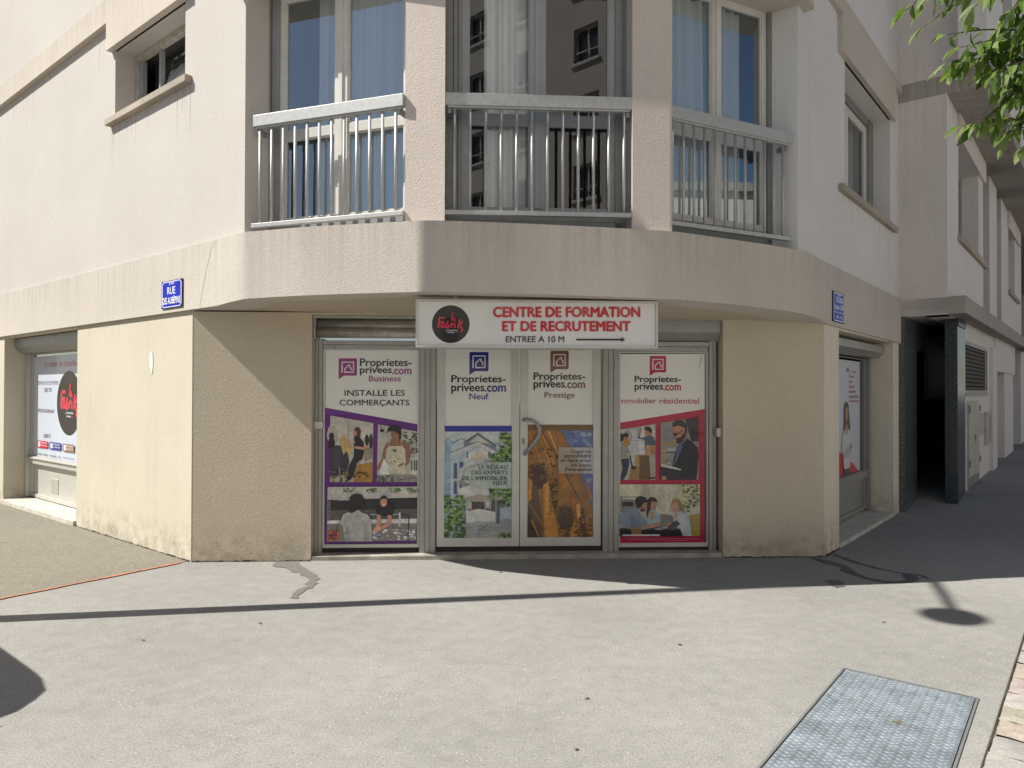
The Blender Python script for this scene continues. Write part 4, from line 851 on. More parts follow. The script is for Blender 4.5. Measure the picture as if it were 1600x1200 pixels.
a.ell(1054, 791, 6, 9, (196, 148, 122)); a.poly([(1049, 788), (1050, 781), (1055, 778.5), (1062, 781), (1066, 790), (1070, 802), (1066, 808), (1061, 798), (1058, 786), (1053, 785)], (150, 118, 84)); a.poly([(1050, 806), (1056, 800), (1064, 798), (1073, 804), (1078, 818), (1079, 836.9), (1066, 836.9), (1062, 826), (1052, 820)], (190, 194, 206)); a.poly([(1052, 806), (1058, 800), (1058, 806), (1052, 814)], (196, 148, 122)); a.poly([(1040, 818), (1048, 816), (1052, 820), (1042, 824)], (196, 148, 122))
a.poly([(1000, 828), (1030, 822), (1062, 826), (1066, 836.9), (968, 836.9), (968, 824), (986, 826)], (28, 28, 32)); a.poly([(1036, 826), (1056, 812), (1062, 818), (1052, 828)], (70, 70, 74)); a.poly([(1020, 826), (1040, 821), (1044, 824), (1030, 828)], (150, 150, 150)); a.poly([(984, 821), (1001, 826), (1002, 836.9), (987, 836.9)], (150, 112, 74)); a.rect(972, 834.5, 1030, 836.9, (206, 206, 206))
a.pic = 0
for i in range(60): a.rect(975+i*1.9, 839.6, 976.2+i*1.9, 840.4, (212, 130, 150)); a.rect(981+i*1.5, 842.2, 982+i*1.5, 843, (212, 130, 150))
a.build('poster', M['print'], sF2, 'white and crimson poster with photos of a house move, a man reading and three people meeting')
# door film, blue
a = base(); BL = (28, 40, 130)
a.rect(693.5, 546.6, 799.7, 840.6, WHT); logo(a, 732.8, 549.8, 762.8, 580, BL); brand(a, 705, 789.8, 586.3, 601, 599.6, 615.6, 756, BL, 602.8, 612.2); a.text('Neuf', 733, 614.6, 762.8, 624.2, BL)
a.pic = 1; a.rect(693.5, 665.6, 799.7, 840.6, (176, 200, 212)); a.poly([(693.5, 720), (799.7, 712), (799.7, 674.6), (693.5, 674.6)], (196, 208, 210)); a.pic = 0; a.rect(693.5, 665.6, 799.7, 674.6, (26, 44, 150)); a.pic = 1
FB = (182, 196, 206); SHD = (140, 158, 172)
a.poly([(693.5, 840), (693.5, 688), (700, 683), (709, 690), (709, 840)], (150, 176, 200)); a.poly([(704, 840), (704, 694), (720, 685), (747, 700), (747, 840)], (188, 202, 214)); a.poly([(747, 840), (747, 690), (775, 700), (799, 720), (799, 840)], (168, 182, 194))
a.poly([(724, 692), (746, 677), (775, 696), (775, 704), (746, 688), (726, 700)], (120, 134, 148)); a.poly([(732, 692), (746, 681), (768, 695), (746, 690)], (206, 206, 196)); a.line([(724, 692), (746.5, 677), (776, 697)], 1.3, (60, 66, 76)); a.line([(706, 694), (720, 685), (730, 690)], 1.2, (74, 84, 96)); a.line([(776, 692), (790, 703)], 1.2, (60, 66, 76)); a.rect(784, 702, 791, 709, (60, 90, 140))
a.poly([(703, 708), (746, 690), (776, 706), (776, 712), (746, 697), (703, 715)], (206, 212, 214)); a.poly([(722, 720), (746, 698), (772, 712), (772, 722), (746, 706), (722, 728)], (210, 214, 214)); a.poly([(735, 716), (748, 704), (762, 712), (755, 720), (737, 718)], (206, 196, 172)); a.line([(703, 708), (747, 690), (776, 706)], .9, (90, 100, 110))
for x0_, y0_, x1_, y1_ in ((709, 724, 714, 748), (709, 752, 714, 772), (718, 722, 724, 746), (718, 748, 722, 762), (729, 706, 731, 716), (763, 706, 765, 716)): a.rect(x0_, y0_, x1_, y1_, (72, 96, 130))
a.poly([(716, 734), (748, 715), (772, 728), (772, 745), (748, 732), (716, 752)], (198, 204, 204)); a.poly([(716, 752), (748, 732), (772, 745), (770, 752), (722, 760)], (150, 152, 146)); a.dabs(736, 748, 765, 756, 26, 2, [(50, 54, 56), (110, 110, 104), (160, 130, 110)], 51)
a.poly([(716, 764), (748, 754), (786, 768), (785, 782), (748, 776), (717, 780)], (212, 216, 214)); a.poly([(717, 780), (748, 772), (785, 779), (775, 785), (722, 783)], (168, 162, 146)); a.rect(737, 784, 757, 796, (70, 66, 60)); a.rect(731, 784, 737, 796, (190, 188, 178)); a.rect(768, 780, 774, 800, (80, 84, 86)); a.rect(776, 782, 781, 817, (84, 96, 108)); a.rect(760, 784, 764, 796, (206, 202, 190)); a.dabs(730, 794, 770, 800, 40, 1.8, [(44, 46, 48), (90, 96, 84), (130, 60, 50)], 52)
a.poly([(728, 799), (748, 795), (775, 800), (774, 817), (748, 814), (729, 818)], (206, 210, 208)); a.poly([(727, 818), (748, 814), (774, 818), (799, 822), (799, 840), (727, 840)], (160, 164, 166)); 
for y in (824, 830, 836): a.line([(727, y+1), (748, y-2), (799, y+2)], .6, (120, 124, 128))
a.line([(748, 840), (748, 828), (762, 820)], 1, (80, 84, 88)); a.rect(784, 812, 798, 824, (140, 148, 154))
GRN = [(72, 108, 44), (96, 136, 60), (52, 82, 36), (122, 160, 80), (150, 182, 104), (40, 64, 32)]
a.dabs(694, 774, 728, 839.5, 230, 4, GRN, 53); a.dabs(780, 676, 799, 712, 60, 4.5, GRN, 54); a.dabs(764, 709, 799, 724, 60, 4, GRN, 55); a.dabs(764, 762, 799, 778, 55, 4, GRN, 56); a.dabs(780, 776, 799, 792, 30, 3.6, GRN, 57); a.dabs(778, 832, 799, 840, 20, 3.4, GRN, 58)
a.poly([(726, 733), (762, 722), (799, 722), (799, 763), (748, 763), (724, 752)], (178, 192, 184))
for tx, x0_, y0_, y1_ in (('LE RÉSEAU', 747.6, 724.6, 732.8), ('DES EXPERTS', 736.9, 735, 741), ("DE L'IMMOBILIER", 722.4, 743.8, 750), ('NEUF', 770.6, 751.6, 757.6)): a.text(tx, x0_, y0_, 792.8, y1_, (24, 32, 84), .018)
a.build('poster', M['print'], dL_, 'door film with blue logo above a photo of white balconies among trees')
# door film, brown
a = base(); BR = (116, 84, 58)
a.rect(824.3, 546.6, 926.8, 839, WHT); logo(a, 859.7, 548, 888.4, 576.8, BR); brand(a, 833.8, 914, 582.2, 596.8, 594.4, 609.4, 882, BR, 597.8, 606.6); a.text('Prestige', 850.7, 613, 897.8, 624.2, BR)
a.rect(824.3, 663.8, 926.8, 839, (122, 90, 60)); a.pic = 1; a.poly([(878, 672.8), (926.8, 672.8), (926.8, 798), (920, 780), (905, 740), (890, 700)], (96, 118, 168)); a.dabs(885, 674, 926.5, 700, 14, 7, [(130, 144, 180), (160, 166, 186), (112, 130, 172)], 60); a.dabs(905, 700, 926.5, 790, 12, 6, [(150, 150, 170), (120, 130, 170)], 66)
OC = [(196, 134, 50), (176, 112, 38), (216, 158, 76)]; DK = [(64, 44, 34), (84, 58, 40), (48, 34, 28), (108, 76, 50)]
a.poly([(824.3, 839), (824.3, 672.8), (878, 672.8), (905, 742), (926.5, 800), (926.5, 839)], (158, 112, 56))
for i in range(9):
    x = 826+i*6.2; a.line([(x, 673), (x+16, 712), (x+22, 728)], 2.6 if i % 2 else 1.2, OC[i % 3])
a.line([(846, 673), (866, 706), (926, 822)], 2.4, (120, 88, 62)); a.line([(858, 700), (920, 812)], 1.2, (170, 136, 98)); a.line([(876, 673), (900, 726), (925, 778)], 2.2, (140, 104, 66)); a.poly([(914, 757), (918, 755), (926, 778), (922, 782)], (176, 112, 38))
for cx, cy, r in ((840, 742, 15), (884, 806, 13)):
    a.ell(cx, cy+4, r, r*1.3, (78, 56, 42)); a.line([(cx-r, cy+2), (cx-r*.6, cy-r), (cx, cy-r*1.2), (cx+r*.7, cy-r*.7), (cx+r, cy+4)], 2.6, (110, 84, 60)); a.dabs(cx-r, cy-r, cx+r, cy+r*.6, 46, 2.4, DK+[(120, 92, 60)], int(cx))
a.poly([(824.5, 790), (830, 756), (838, 758), (846, 800), (848, 839), (824.5, 839)], (96, 74, 58)); a.poly([(826, 745), (832, 752), (830, 780), (825, 786)], OC[0]); a.poly([(848, 758), (856, 752), (862, 778), (866, 800), (874, 839), (851, 839), (849, 790)], OC[0]); a.poly([(852, 756), (858, 760), (858, 790), (853, 810)], OC[2]); a.poly([(892, 834), (898, 812), (904, 839), (890, 839)], OC[0]); a.poly([(905, 800), (912, 792), (918, 839), (908, 839)], (96, 66, 44)); a.poly([(870, 745), (878, 736), (888, 756), (882, 768)], OC[1]); a.poly([(892, 780), (896, 772), (902, 790), (896, 800)], OC[1]); a.poly([(900, 790), (905, 785), (908, 806), (902, 812)], OC[2])
a.dabs(858, 748, 872, 806, 90, 2.6, DK+[(130, 100, 60)], 62); a.dabs(826, 700, 900, 745, 60, 2.8, DK+OC[:1], 63); a.dabs(896, 800, 925, 838, 34, 3, DK+OC[:2], 64); a.dabs(874, 820, 890, 838, 20, 2.6, DK, 65); a.line([(826, 786), (852, 826)], 2.2, (150, 110, 66)); a.poly([(824.5, 800), (846, 839), (824.5, 839)], (40, 32, 30)); a.line([(830, 812), (842, 838)], 2.4, OC[1])
a.poly([(872, 699), (926.8, 699), (926.8, 740), (872, 740)], (172, 156, 136)); a.poly([(895, 699), (926.8, 699), (926.8, 740), (912, 740)], (176, 176, 182))
for tx, x0_, y0_, y1_ in (("L'agence", 891.6, 702.4, 709.3), ('immobilière', 881.2, 709.2, 715), ('en ligne pour', 876.2, 716.6, 722.9), ('les biens', 892, 723.8, 729), ("d'exception", 881.8, 730.4, 737.2)): a.text(tx, x0_, y0_, 923, y1_, (16, 16, 20), .015)
a.build('poster', M['print'], dR_, 'door film with brown logo above a photo of an ochre carved facade')

# wall marks
for fr_, a0_, a1_ in ((F, .01, 1.10), (F, 5.04, 6.02), (L, -2.74, -.01), (R, .01, .50)):
    rn = random.Random(int(a1_*10)); m_ = MB(); n = int((a1_-a0_)/.03); hs_ = [.004+.012*rn.random()**2 for _ in range(n+1)]
    for i in range(n):
        ua, ub = a0_+(a1_-a0_)*i/n, a0_+(a1_-a0_)*(i+1)/n
        m_.poly([fr_.w(ua, -.01, .004), fr_.w(ub, -.01, .004), fr_.w(ub, hs_[i+1], .003), fr_.w(ua, hs_[i], .003)])
        m_.poly([fr_.w(ua, .0045, .004), fr_.w(ub, .0045, .004), fr_.w(ub, .0045, .008+hs_[i+1]), fr_.w(ua, .0045, .008+hs_[i])])
    m_.build('grime_line', M['drain_dark'], bld, fix=False)
m_ = MB(); m_.poly([L.w(u, z, .0025) for u, z in ((-.86, 1.98), (-.83, 2.0), (-.80, 1.95), (-.795, 1.86), (-.81, 1.77), (-.84, 1.76), (-.855, 1.82), (-.875, 1.86), (-.87, 1.93))]); m_.build('paint_patch', M['white_paint'], bld, fix=False)
def crack(fr, pts, d, w_=.004):
    m_ = MB(); rn = random.Random(len(pts)); q = []
    for (a, b), (c_, e) in zip(pts, pts[1:]):
        for k in range(5): t = k/5; q.append((a+(c_-a)*t+rn.uniform(-.004, .004), b+(e-b)*t))
    q.append(pts[-1])
    for i in range(len(q)-1): m_.poly([fr.w(q[i][0]-w_/2, q[i][1], d), fr.w(q[i][0]+w_/2, q[i][1], d), fr.w(q[i+1][0]+w_/2, q[i+1][1], d), fr.w(q[i+1][0]-w_/2, q[i+1][1], d)])
    return m_.build('crack', M['crack'], bld, fix=False)
crack(L, [(-4.2, 4.35), (-4.0, 4.1), (-3.9, 3.9), (-3.6, 3.78), (-3.4, 3.6)], .0015, .0025)
crack(L, [(.46, 2.93), (.40, 2.87), (.33, 2.73), (.29, 2.62), (.22, 2.45), (.20, 2.36)], .033)

# ============================================================ HANGING SIGN AND STREET PLATES
SGD = 1.10
cx_, cy_, _ = F.w(3.15, 0, SGD)
sg = thing('sign_box', 'long white box sign with round black emblem and red capitals above the glass doors', 'sign', (cx_, cy_, 1.94))
def sm(x, y):
    k = (x-648)/381; return (2.168+k*1.952, 1.6-(y-(610.6+.8*k))*(.00509+.00009*k))
(u0, z0), (u1, z1) = sm(649, 541.5), sm(1029, 468)
z0 = 1.946; z1 = 2.328
m_ = MB(); m_.box(F, u0, u1, z0, z1, SGD-.14, SGD-.012); m_.frame(F, u0, u1, z0, z1, .017, SGD-.012, SGD+.006)
for u in (u0+.3, u1-.3): m_.box(F, u, u+.03, z1, z1+.05, SGD-.09, SGD-.06)
m_.build('cabinet', M['alu_light'], sg, bevel=.003)
a = Art(F, sm, SGD-.011); cbase = a.d
a.mb.col = srgb(222, 223, 220); a.mb.poly([F.w(u0+.015, z0+.015, cbase), F.w(u1-.015, z0+.015, cbase), F.w(u1-.015, z1-.015, cbase), F.w(u0+.015, z1-.015, cbase)])
a.ell(703.3, 506.3, 29.3, 29.6, (18, 17, 19), 48); fabrik(a, lambda x, y: (674+x*58.6, 476.7+y*59.2), 2.1)
RD = (196, 24, 44)
a.text('CENTRE DE FORMATION', 769.8, 479.6, 1000.5, 495.2, RD, .048); a.text('ET DE RECRUTEMENT', 784.3, 502, 985.2, 517.2, RD, .048); a.text('ENTREE A 10 M', 789.3, 525.2, 880.8, 534.6, (24, 22, 24), .015)
a.rect(900, 529.3, 972, 531.9, (14, 14, 16)); a.poly([(971, 526.6), (977.3, 530.6), (971, 534.6)], (14, 14, 16))
a.build('face', M['print'], sg)
def plate(fr, u0, u1, z0, z1, d, label, fn):
    x, y, _ = fr.w((u0+u1)/2, 0, d); t = thing('street_sign', label, 'street sign', (x, y, z0))
    m_ = MB(); m_.box(fr, u0, u1, z0, z1, d, d+.012); m_.build('plate', M['black_rub'], t, bevel=.002)
    a = Art(fr, lambda x, y: (u0+(u1-u0)*x, z1-(z1-z0)*y), d+.0122); fn(a); a.build('lettering', M['enamel'], t); return t
BLU = (24, 34, 176); WW = (236, 238, 244)
def frame_(a):
    a.rect(.015, .02, .985, .98, BLU)
    def bd(e, w_): return [(e+.06, e), (1-e-.06, e), (1-e-.03, e+.05), (1-e, e+.07), (1-e, 1-e-.07), (1-e-.03, 1-e-.05), (1-e-.06, 1-e), (e+.06, 1-e), (e+.03, 1-e-.05), (e, 1-e-.07), (e, e+.07), (e+.03, e+.05), (e+.06, e)]
    a.line(bd(.045, 0), .028, WW)
def pl1(a):
    frame_(a); a.text('3E ARR', .38, .07, .62, .155, WW, .02); a.text('RUE', .30, .24, .68, .50, WW, .014); a.text('DES AUBÉPINS', .08, .55, .92, .85, WW, .03)
def pl2(a):
    frame_(a); a.text('3E ARR', .38, .06, .66, .13, WW, .02); a.text('COURS', .22, .17, .86, .34, WW, .03); a.text('Docteur', .12, .42, .54, .58, WW, .03); a.text('LONG', .58, .40, .92, .58, WW, .03)
    a.text('médecin et philanthrope', .10, .64, .92, .72, WW, .02); a.text('1850 - 1920', .26, .78, .80, .88, WW, .02)
plate(L, -.535, -.115, 2.39, 2.655, .031, 'small blue enamel plate reading RUE DES AUBÉPINS on the sunlit left wall', pl1)
plate(R, .155, .545, 2.30, 2.60, .031, 'small blue enamel plate reading COURS on the shaded right wall', pl2)

# ============================================================ NEIGHBOURING WING WITH THE PORCH
wg = thing('apartment_building', 'pale apartment wing with a dark granite porch and projecting slabs, right of the corner building', 'building', (W.w(3, 0)[0], W.w(3, 0)[1]+2, .15))
mb = MB(); mb.panel(G, -.05, .562, 2.60, 5.46, -.3, 0); mb.build('wall', M['wing'], wg)
H = [(.93, 3.05, 3.78, 5.12), (3.62, 4.52, 2.82, 5.45), (5.66, 6.46, 2.82, 5.45), (7.85, 9.3, 3.72, 5.12)]
mb = MB(); mb.panel(W, .001, 11.0, 2.60, 5.46, -.28, 0, H); mb.build('wall', M['wing_white'], wg)
mb = MB(); mb.panel(W, 1.36, 5.12, -.1, 2.62, -.14, -.002, [(1.44, 3.93, 1.60, 2.31)]); mb.panel(W, 6.96, 8.8, 0, 2.62, -.14, 0); mb.panel(W, 10.8, 24, 0, 2.62, -.3, 0); mb.box(W, 5.1, 8.9, 1.99, 2.62, -.3, .03)
mb.box(W, 4.45, 5.12, 0, 2.4, -.14, .05); mb.box(W, 5.12, 6.96, 0, 2.0, -.8, -.5); mb.box(W, 8.8, 10.8, 0, 2.6, -1.2, -.9)
mb.build('wall', M['wing_white'], wg)
mb = MB()
mb.box(W, 6.9601, 6.99, .1, 1.99, -.5, -.1401); mb.build('door_reveal', M['wing'], wg)
def slab(z0, z1, dg, dw, ue, name):
    m_ = MB(); a = G.w(-.04, 0, 0)[:2]; b = G.w(dg, 0, .0)[:2]
    c = W.w(ue, 0, dw)[:2]; e = W.w(ue, 0, -1.2)[:2]; f = Q.w(.0, 0, -1.5)[:2]
    m_.vprism([a, b, c, e, f], z0, z1); return m_.build(name, M['wslab'], wg, bevel=.008)
slab(2.605, 2.83, .762, .2, 11.3, 'canopy_slab'); slab(5.445, 5.69, 1.068, .506, 24, 'balcony_slab')
mb = MB(); mb.panel(G, -.05, 1.02, 5.69, TOP, -.3, .0); mb.build('wall', M['wing'], wg)
mb = MB(); mb.panel(W, -.3, 24, 5.69, TOP, .16, .46, [(u, u+1.4, 6.6, 8.2) for u in (1.6, 5.0, 8.4, 11.8)]); mb.build('wall', M['wing_white'], wg)
mb = MB(); mb.vprism([G.w(-.1, 0)[:2], G.w(1.06, 0, .02)[:2], W.w(24, 0, .5)[:2], W.w(24, 0, -8)[:2], Q.w(0, 0, -7)[:2]], TOP, TOP+.3); mb.build('roof', M['wslab'], wg)
for a_, b_ in ((.93, 3.05), (7.85, 9.3)): mb = MB(); mb.box(W, a_-.1, b_+.75, 3.68, 3.775, -.25, .05); mb.build('window_sill', M['sill'], wg, bevel=.005)
mb = MB(); mb.box(W, .86, 3.72, 5.10, 5.46, -.25, .04); mb.build('lintel', M['wing'], wg)
mb = MB(); mb.box(W, 7.7, 10.4, 5.08, 5.46, -.25, .04); mb.build('lintel', M['wing'], wg)
for a_, b_ in ((.93, 3.05), (7.85, 9.3)): two_sash(W, a_+.005, b_-.005, 3.78, 5.095, -.23, wg, M['grey_frame'])
m_ = MB()
def claustra(m_, u0, u1, z0, z1, d, cu, cz, th=.012):
    nu = max(1, int(round((u1-u0)/cu))); nz = int(round((z1-z0)/cz)); cu = (u1-u0)/nu; cz = (z1-z0)/nz
    for i in range(nu+1): m_.box(W, u0+i*cu-th/2, u0+i*cu+th/2, z0, z1, d-.04, d-.006)
    for j in range(nz):
        for i in range(nu):
            a, b = u0+i*cu, z0+j*cz; s_ = .25 if (i+j) % 2 else .75
            m_.hexa([W.w(a, b+cz*(1-s_)*.6, d), W.w(a+cu, b+cz*s_*.6, d), W.w(a+cu, b+cz*s_*.6+.02, d), W.w(a, b+cz*(1-s_)*.6+.02, d),
                     W.w(a, b+cz*(1-s_)*.6, d-.02), W.w(a+cu, b+cz*s_*.6, d-.02), W.w(a+cu, b+cz*s_*.6+.02, d-.02), W.w(a, b+cz*(1-s_)*.6+.02, d-.02)])
claustra(m_, 3.63, 4.51, 2.83, 5.44, -.12, .11, .075); m_.build('claustra', M['grille'], wg)
m_ = MB(); claustra(m_, 5.67, 6.45, 2.83, 5.44, -.12, .11, .075); m_.build('claustra', M['grille'], wg)
m_ = MB(); m_.frame(W, 1.38, 4.04, 1.57, 2.35, .06, -.03, .012); m_.box(W, 1.36, 4.06, 1.55, 1.569, -.02, .03); go = m_.build('grille_frame', M['alu_dark'], wg)
m_ = MB(); claustra(m_, 1.45, 3.95, 1.63, 2.29, -.0, .10, .06, .022); m_.build('grille', M['grille'], go)
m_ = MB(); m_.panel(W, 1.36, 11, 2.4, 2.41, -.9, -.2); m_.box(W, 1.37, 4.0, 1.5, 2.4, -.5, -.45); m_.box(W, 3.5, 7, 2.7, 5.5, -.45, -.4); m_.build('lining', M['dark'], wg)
# porch in polished granite
m_ = MB(); m_.box(Q, -.02, .80, -.05, 2.604, -.25, .07); m_.box(Q, .80, 3.8, 2.19, 2.604, -.25, .068); wo = m_.build('porch_wall', simple('reflection_lifted_granite', (.12, .135, .14), .25, 0, .6, 40), wg)  # granite colour lightened to stand in for the street's reflection
m_ = MB(); m_.box(W, .66, 1.359, .0, 2.603, -.13, .02); m_.box(W, .65, 1.3595, 2.50, 2.5999, -.13, .035); m_.build('column', M['marble'], wg, bevel=.003)
m_ = MB()
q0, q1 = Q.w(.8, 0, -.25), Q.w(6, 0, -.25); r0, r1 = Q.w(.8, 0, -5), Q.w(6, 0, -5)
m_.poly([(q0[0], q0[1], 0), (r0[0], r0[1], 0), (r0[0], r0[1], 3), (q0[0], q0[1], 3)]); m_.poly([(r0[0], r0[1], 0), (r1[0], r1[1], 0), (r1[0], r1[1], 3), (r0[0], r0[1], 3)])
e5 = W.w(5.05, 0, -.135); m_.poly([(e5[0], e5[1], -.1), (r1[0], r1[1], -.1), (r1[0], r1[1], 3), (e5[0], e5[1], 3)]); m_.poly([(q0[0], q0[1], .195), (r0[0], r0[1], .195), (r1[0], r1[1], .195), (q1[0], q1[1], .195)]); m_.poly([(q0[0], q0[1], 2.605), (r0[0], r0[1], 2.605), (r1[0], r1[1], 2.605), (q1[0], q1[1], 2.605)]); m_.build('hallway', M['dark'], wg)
# utility cabinets
m_ = MB(); m_.box(W, 1.64, 2.87, .20, 1.47, -.01, .012); co = m_.build('utility_cabinet', M['cab'], wg)
m_ = MB(); m_.box(W, 1.68, 2.24, .36, 1.43, .012, .03); m_.build('cabinet_door', M['cab'], co, bevel=.003)
m_ = MB(); m_.box(W, 2.26, 2.82, .36, 1.02, .012, .03); m_.box(W, 2.26, 2.82, 1.04, 1.43, .012, .03); m_.build('cabinet_door', M['cab'], co, bevel=.003)
for u, z in ((1.67, .5), (2.81, .5), (1.67, 1.3), (2.81, 1.3)): m_ = MB(); m_.box(W, u, u+.03, z, z+.10, .03, .045); m_.build('hinge', M['alu_dark'], co)
m_ = MB(); m_.box(W, 2.27, 2.30, .86, .96, .03, .045); m_.build('lock', M['alu_dark'], co)
m_ = MB(); m_.box(W, 1.66, 2.86, .20, .33, .012, .02); m_.build('kickplate', M['alu_dark'], co)
m_ = MB(); m_.frame(W, 3.0, 3.40, .90, 1.27, .03, 0, .012); m_.box(W, 3.03, 3.37, .93, 1.24, 0, .006); m_.build('meter_hatch', M['cab'], wg)
m_ = MB(); m_.frame(W, 3.62, 4.27, .72, 1.26, .04, 0, .04); m_.box(W, 3.66, 4.23, .76, 1.22, 0, .02); m_.tube([W.w(3.66, .74, .05), W.w(4.27, .74, .05)], .012, 6); m_.build('meter_hatch', M['cab'], wg)
m_ = MB(); m_.tube([W.w(5.2, 1.93, -.2), W.w(6.9, 1.93, -.2)], .07, 10); m_.build('rolled_shutter', M['alu'], wg, smooth=True)
# further houses along the street
far = thing('apartment_building', 'narrow glimpse of a farther apartment block with balconies at the end of the right-hand pavement', 'building', (W.w(34, 0)[0]+3, W.w(34, 0)[1]+3, .6))
m_ = MB(); m_.panel(W, 24.5, 60, 0, 16, -6, .9, [(u, u+1.3, z, z+1.6) for u in (26, 30, 34, 38) for z in (1.2, 4.2, 7.2, 10.2)]); m_.build('wall', M['opp'], far)
m_ = MB()
for z in (3.6, 6.6, 9.6): m_.box(W, 25, 33, z, z+.15, .9, 2.0)
m_.build('balcony', M['wslab'], far)
m_ = MB()
for z in (3.75, 6.75, 9.75):
    for k in range(60): m_.box(W, 25.05+k*.13, 25.07+k*.13, z, z+.95, 1.96, 1.98)
    m_.box(W, 25, 33, z+.95, z+1.0, 1.94, 2.0)
m_.build('balcony_railing', M['grille'], far)

# ============================================================ ACCESS COVER
H0, H1, H2, H3 = Vector((1.923, 4.159)), Vector((2.425, 3.762)), Vector((1.55, 2.66)), Vector((1.05, 3.06))
hc = thing('access_cover', 'large rectangular galvanised tread-plate cover set in the pavement beside the granite kerb', 'cover', (1.74, 3.41, 0))
e1 = (H1-H0); Wd = e1.length; e1.normalize(); e2 = Vector((e1.y, -e1.x)); Ln = 1.62
H0 = Vector((1.923, 4.159))
def hp(a, b, z): p = H0+e1*a+e2*b; return (p.x, p.y, z)
m_ = MB(); fw = .011
for a0, a1, b0, b1 in ((-fw, 0, -fw, Ln), (Wd, Wd+fw, -fw, Ln), (0, Wd, -fw, 0), (0, Wd, Ln-.001, Ln+fw)):
    m_.hexa([hp(a0, b0, -.02), hp(a1, b0, -.02), hp(a1, b0, .006), hp(a0, b0, .006), hp(a0, b1, -.02), hp(a1, b1, -.02), hp(a1, b1, .006), hp(a0, b1, .006)])
m_.build('frame', M['alu_dark'], hc)
m_ = MB(); g_ = .006
m_.poly([hp(0, 0, .001), hp(Wd, 0, .001), hp(Wd, Ln, .001), hp(0, Ln, .001)]); m_.build('gap', M['drain_dark'], hc)
m_ = MB(); m_.poly([hp(g_, g_, .0045), hp(Wd-g_, g_, .0045), hp(Wd-g_, Ln-g_, .0045), hp(g_, Ln-g_, .0045)])
nc = 25; pc = (Wd-.02)/nc; pr = .0175; nr = int((Ln-.02)/pr)
for i in range(nc):
    for j in range(nr):
        if (i+j) % 2: continue
        ca, cb = .01+(i+.5)*pc, .01+(j+.5)*pr; an = (.35 if i % 2 else -.55); dx, dy = math.cos(an), math.sin(an); hl = .0165
        P = []
        for k in range(5):
            t = -1+k*.5; wv = .0052*(1-t*t)+.0006; bow = .003*(1-t*t); P.append((ca+dx*hl*t-dy*bow, cb+dy*hl*t+dx*bow, wv, .0034*(1-t*t)))
        for k in range(4):
            (x0, y0, w0, h0), (x1, y1, w1, h1) = P[k], P[k+1]
            m_.poly([hp(x0+dy*w0, y0-dx*w0, .0047), hp(x1+dy*w1, y1-dx*w1, .0047), hp(x1, y1, .0047+h1), hp(x0, y0, .0047+h0)])
            m_.poly([hp(x0, y0, .0047+h0), hp(x1, y1, .0047+h1), hp(x1-dy*w1, y1+dx*w1, .0047), hp(x0-dy*w0, y0+dx*w0, .0047)])
m_.build('tread_plate', M['galva'], hc)
# dry leaves and grit on the pavement
spots = [(1.06, 4.55, .5), (.39, 3.75, .4), (-1.73, 4.95, .4), (-1.70, 4.90, .2), (-2.35, 4.6, .4), (-.98, 2.95, .5), (.29, 3.22, .3), (2.58, 5.0, .4), (-.1, 6.35, .5), (.35, 6.3, .4), (-.35, 6.1, .3)]
for i, (x, y, s_) in enumerate(spots):
    rn = random.Random(i); m_ = MB(); a0 = rn.random()*6; r = .020*s_+.005
    P = []
    for k in range(8):
        t = k/8*6.283; rr = r*(1.0+.5*abs(math.cos(t)))*rn.uniform(.7, 1.1); P.append((x+rr*math.cos(t+a0), y+rr*.6*math.sin(t+a0), .004+.006*rn.random()))
    cpt = (x, y, .010)
    for k in range(8): m_.poly([cpt, P[k], P[(k+1) % 8]])
    o = m_.build('dry_leaf', M['leaf_litter'], fix=False); tag(o, 'tiny dark dry leaf lying flat on the pale pavement', 'leaf', 'dry leaves scattered on the pavement')

# ============================================================ STREET LAMP (beyond the left edge, its shadow crosses the pavement)
tan = math.tan(SUN_EL); LH = 8.7
adir = Vector((math.cos(SUN_AZ), math.sin(SUN_AZ)))
tip = Vector((3.62, 6.17)); basep = tip-adir*(LH/tan)
lp = thing('street_lamp', 'tall tapering grey street lamp with a round head on a short arm', 'street lamp', (basep.x, basep.y, 0))
m_ = MB(); m_.tube([(basep.x, basep.y, z) for z in (0, .25, .26, 4, LH)], [.12, .115, .085, .070, .056], 14); m_.tube([(basep.x, basep.y, .0), (basep.x, basep.y, .05)], .16, 14); m_.build('pole', M['bulb'], lp, smooth=True)
hd = Vector((basep.x-.44, basep.y-1.02))
m_ = MB(); m_.tube([(basep.x, basep.y, LH-.02), (basep.x-.22, basep.y-.51, LH), (hd.x, hd.y, LH)], [.036, .033, .033], 10); m_.build('arm', M['bulb'], lp, smooth=True)
m_ = MB(); m_.tube([(hd.x, hd.y, LH+.10), (hd.x, hd.y, LH+.06), (hd.x, hd.y, LH), (hd.x, hd.y, LH-.05), (hd.x, hd.y, LH-.08)], [.04, .13, .20, .21, .17], 24); m_.build('lamp_head', M['bulb'], lp, smooth=True)

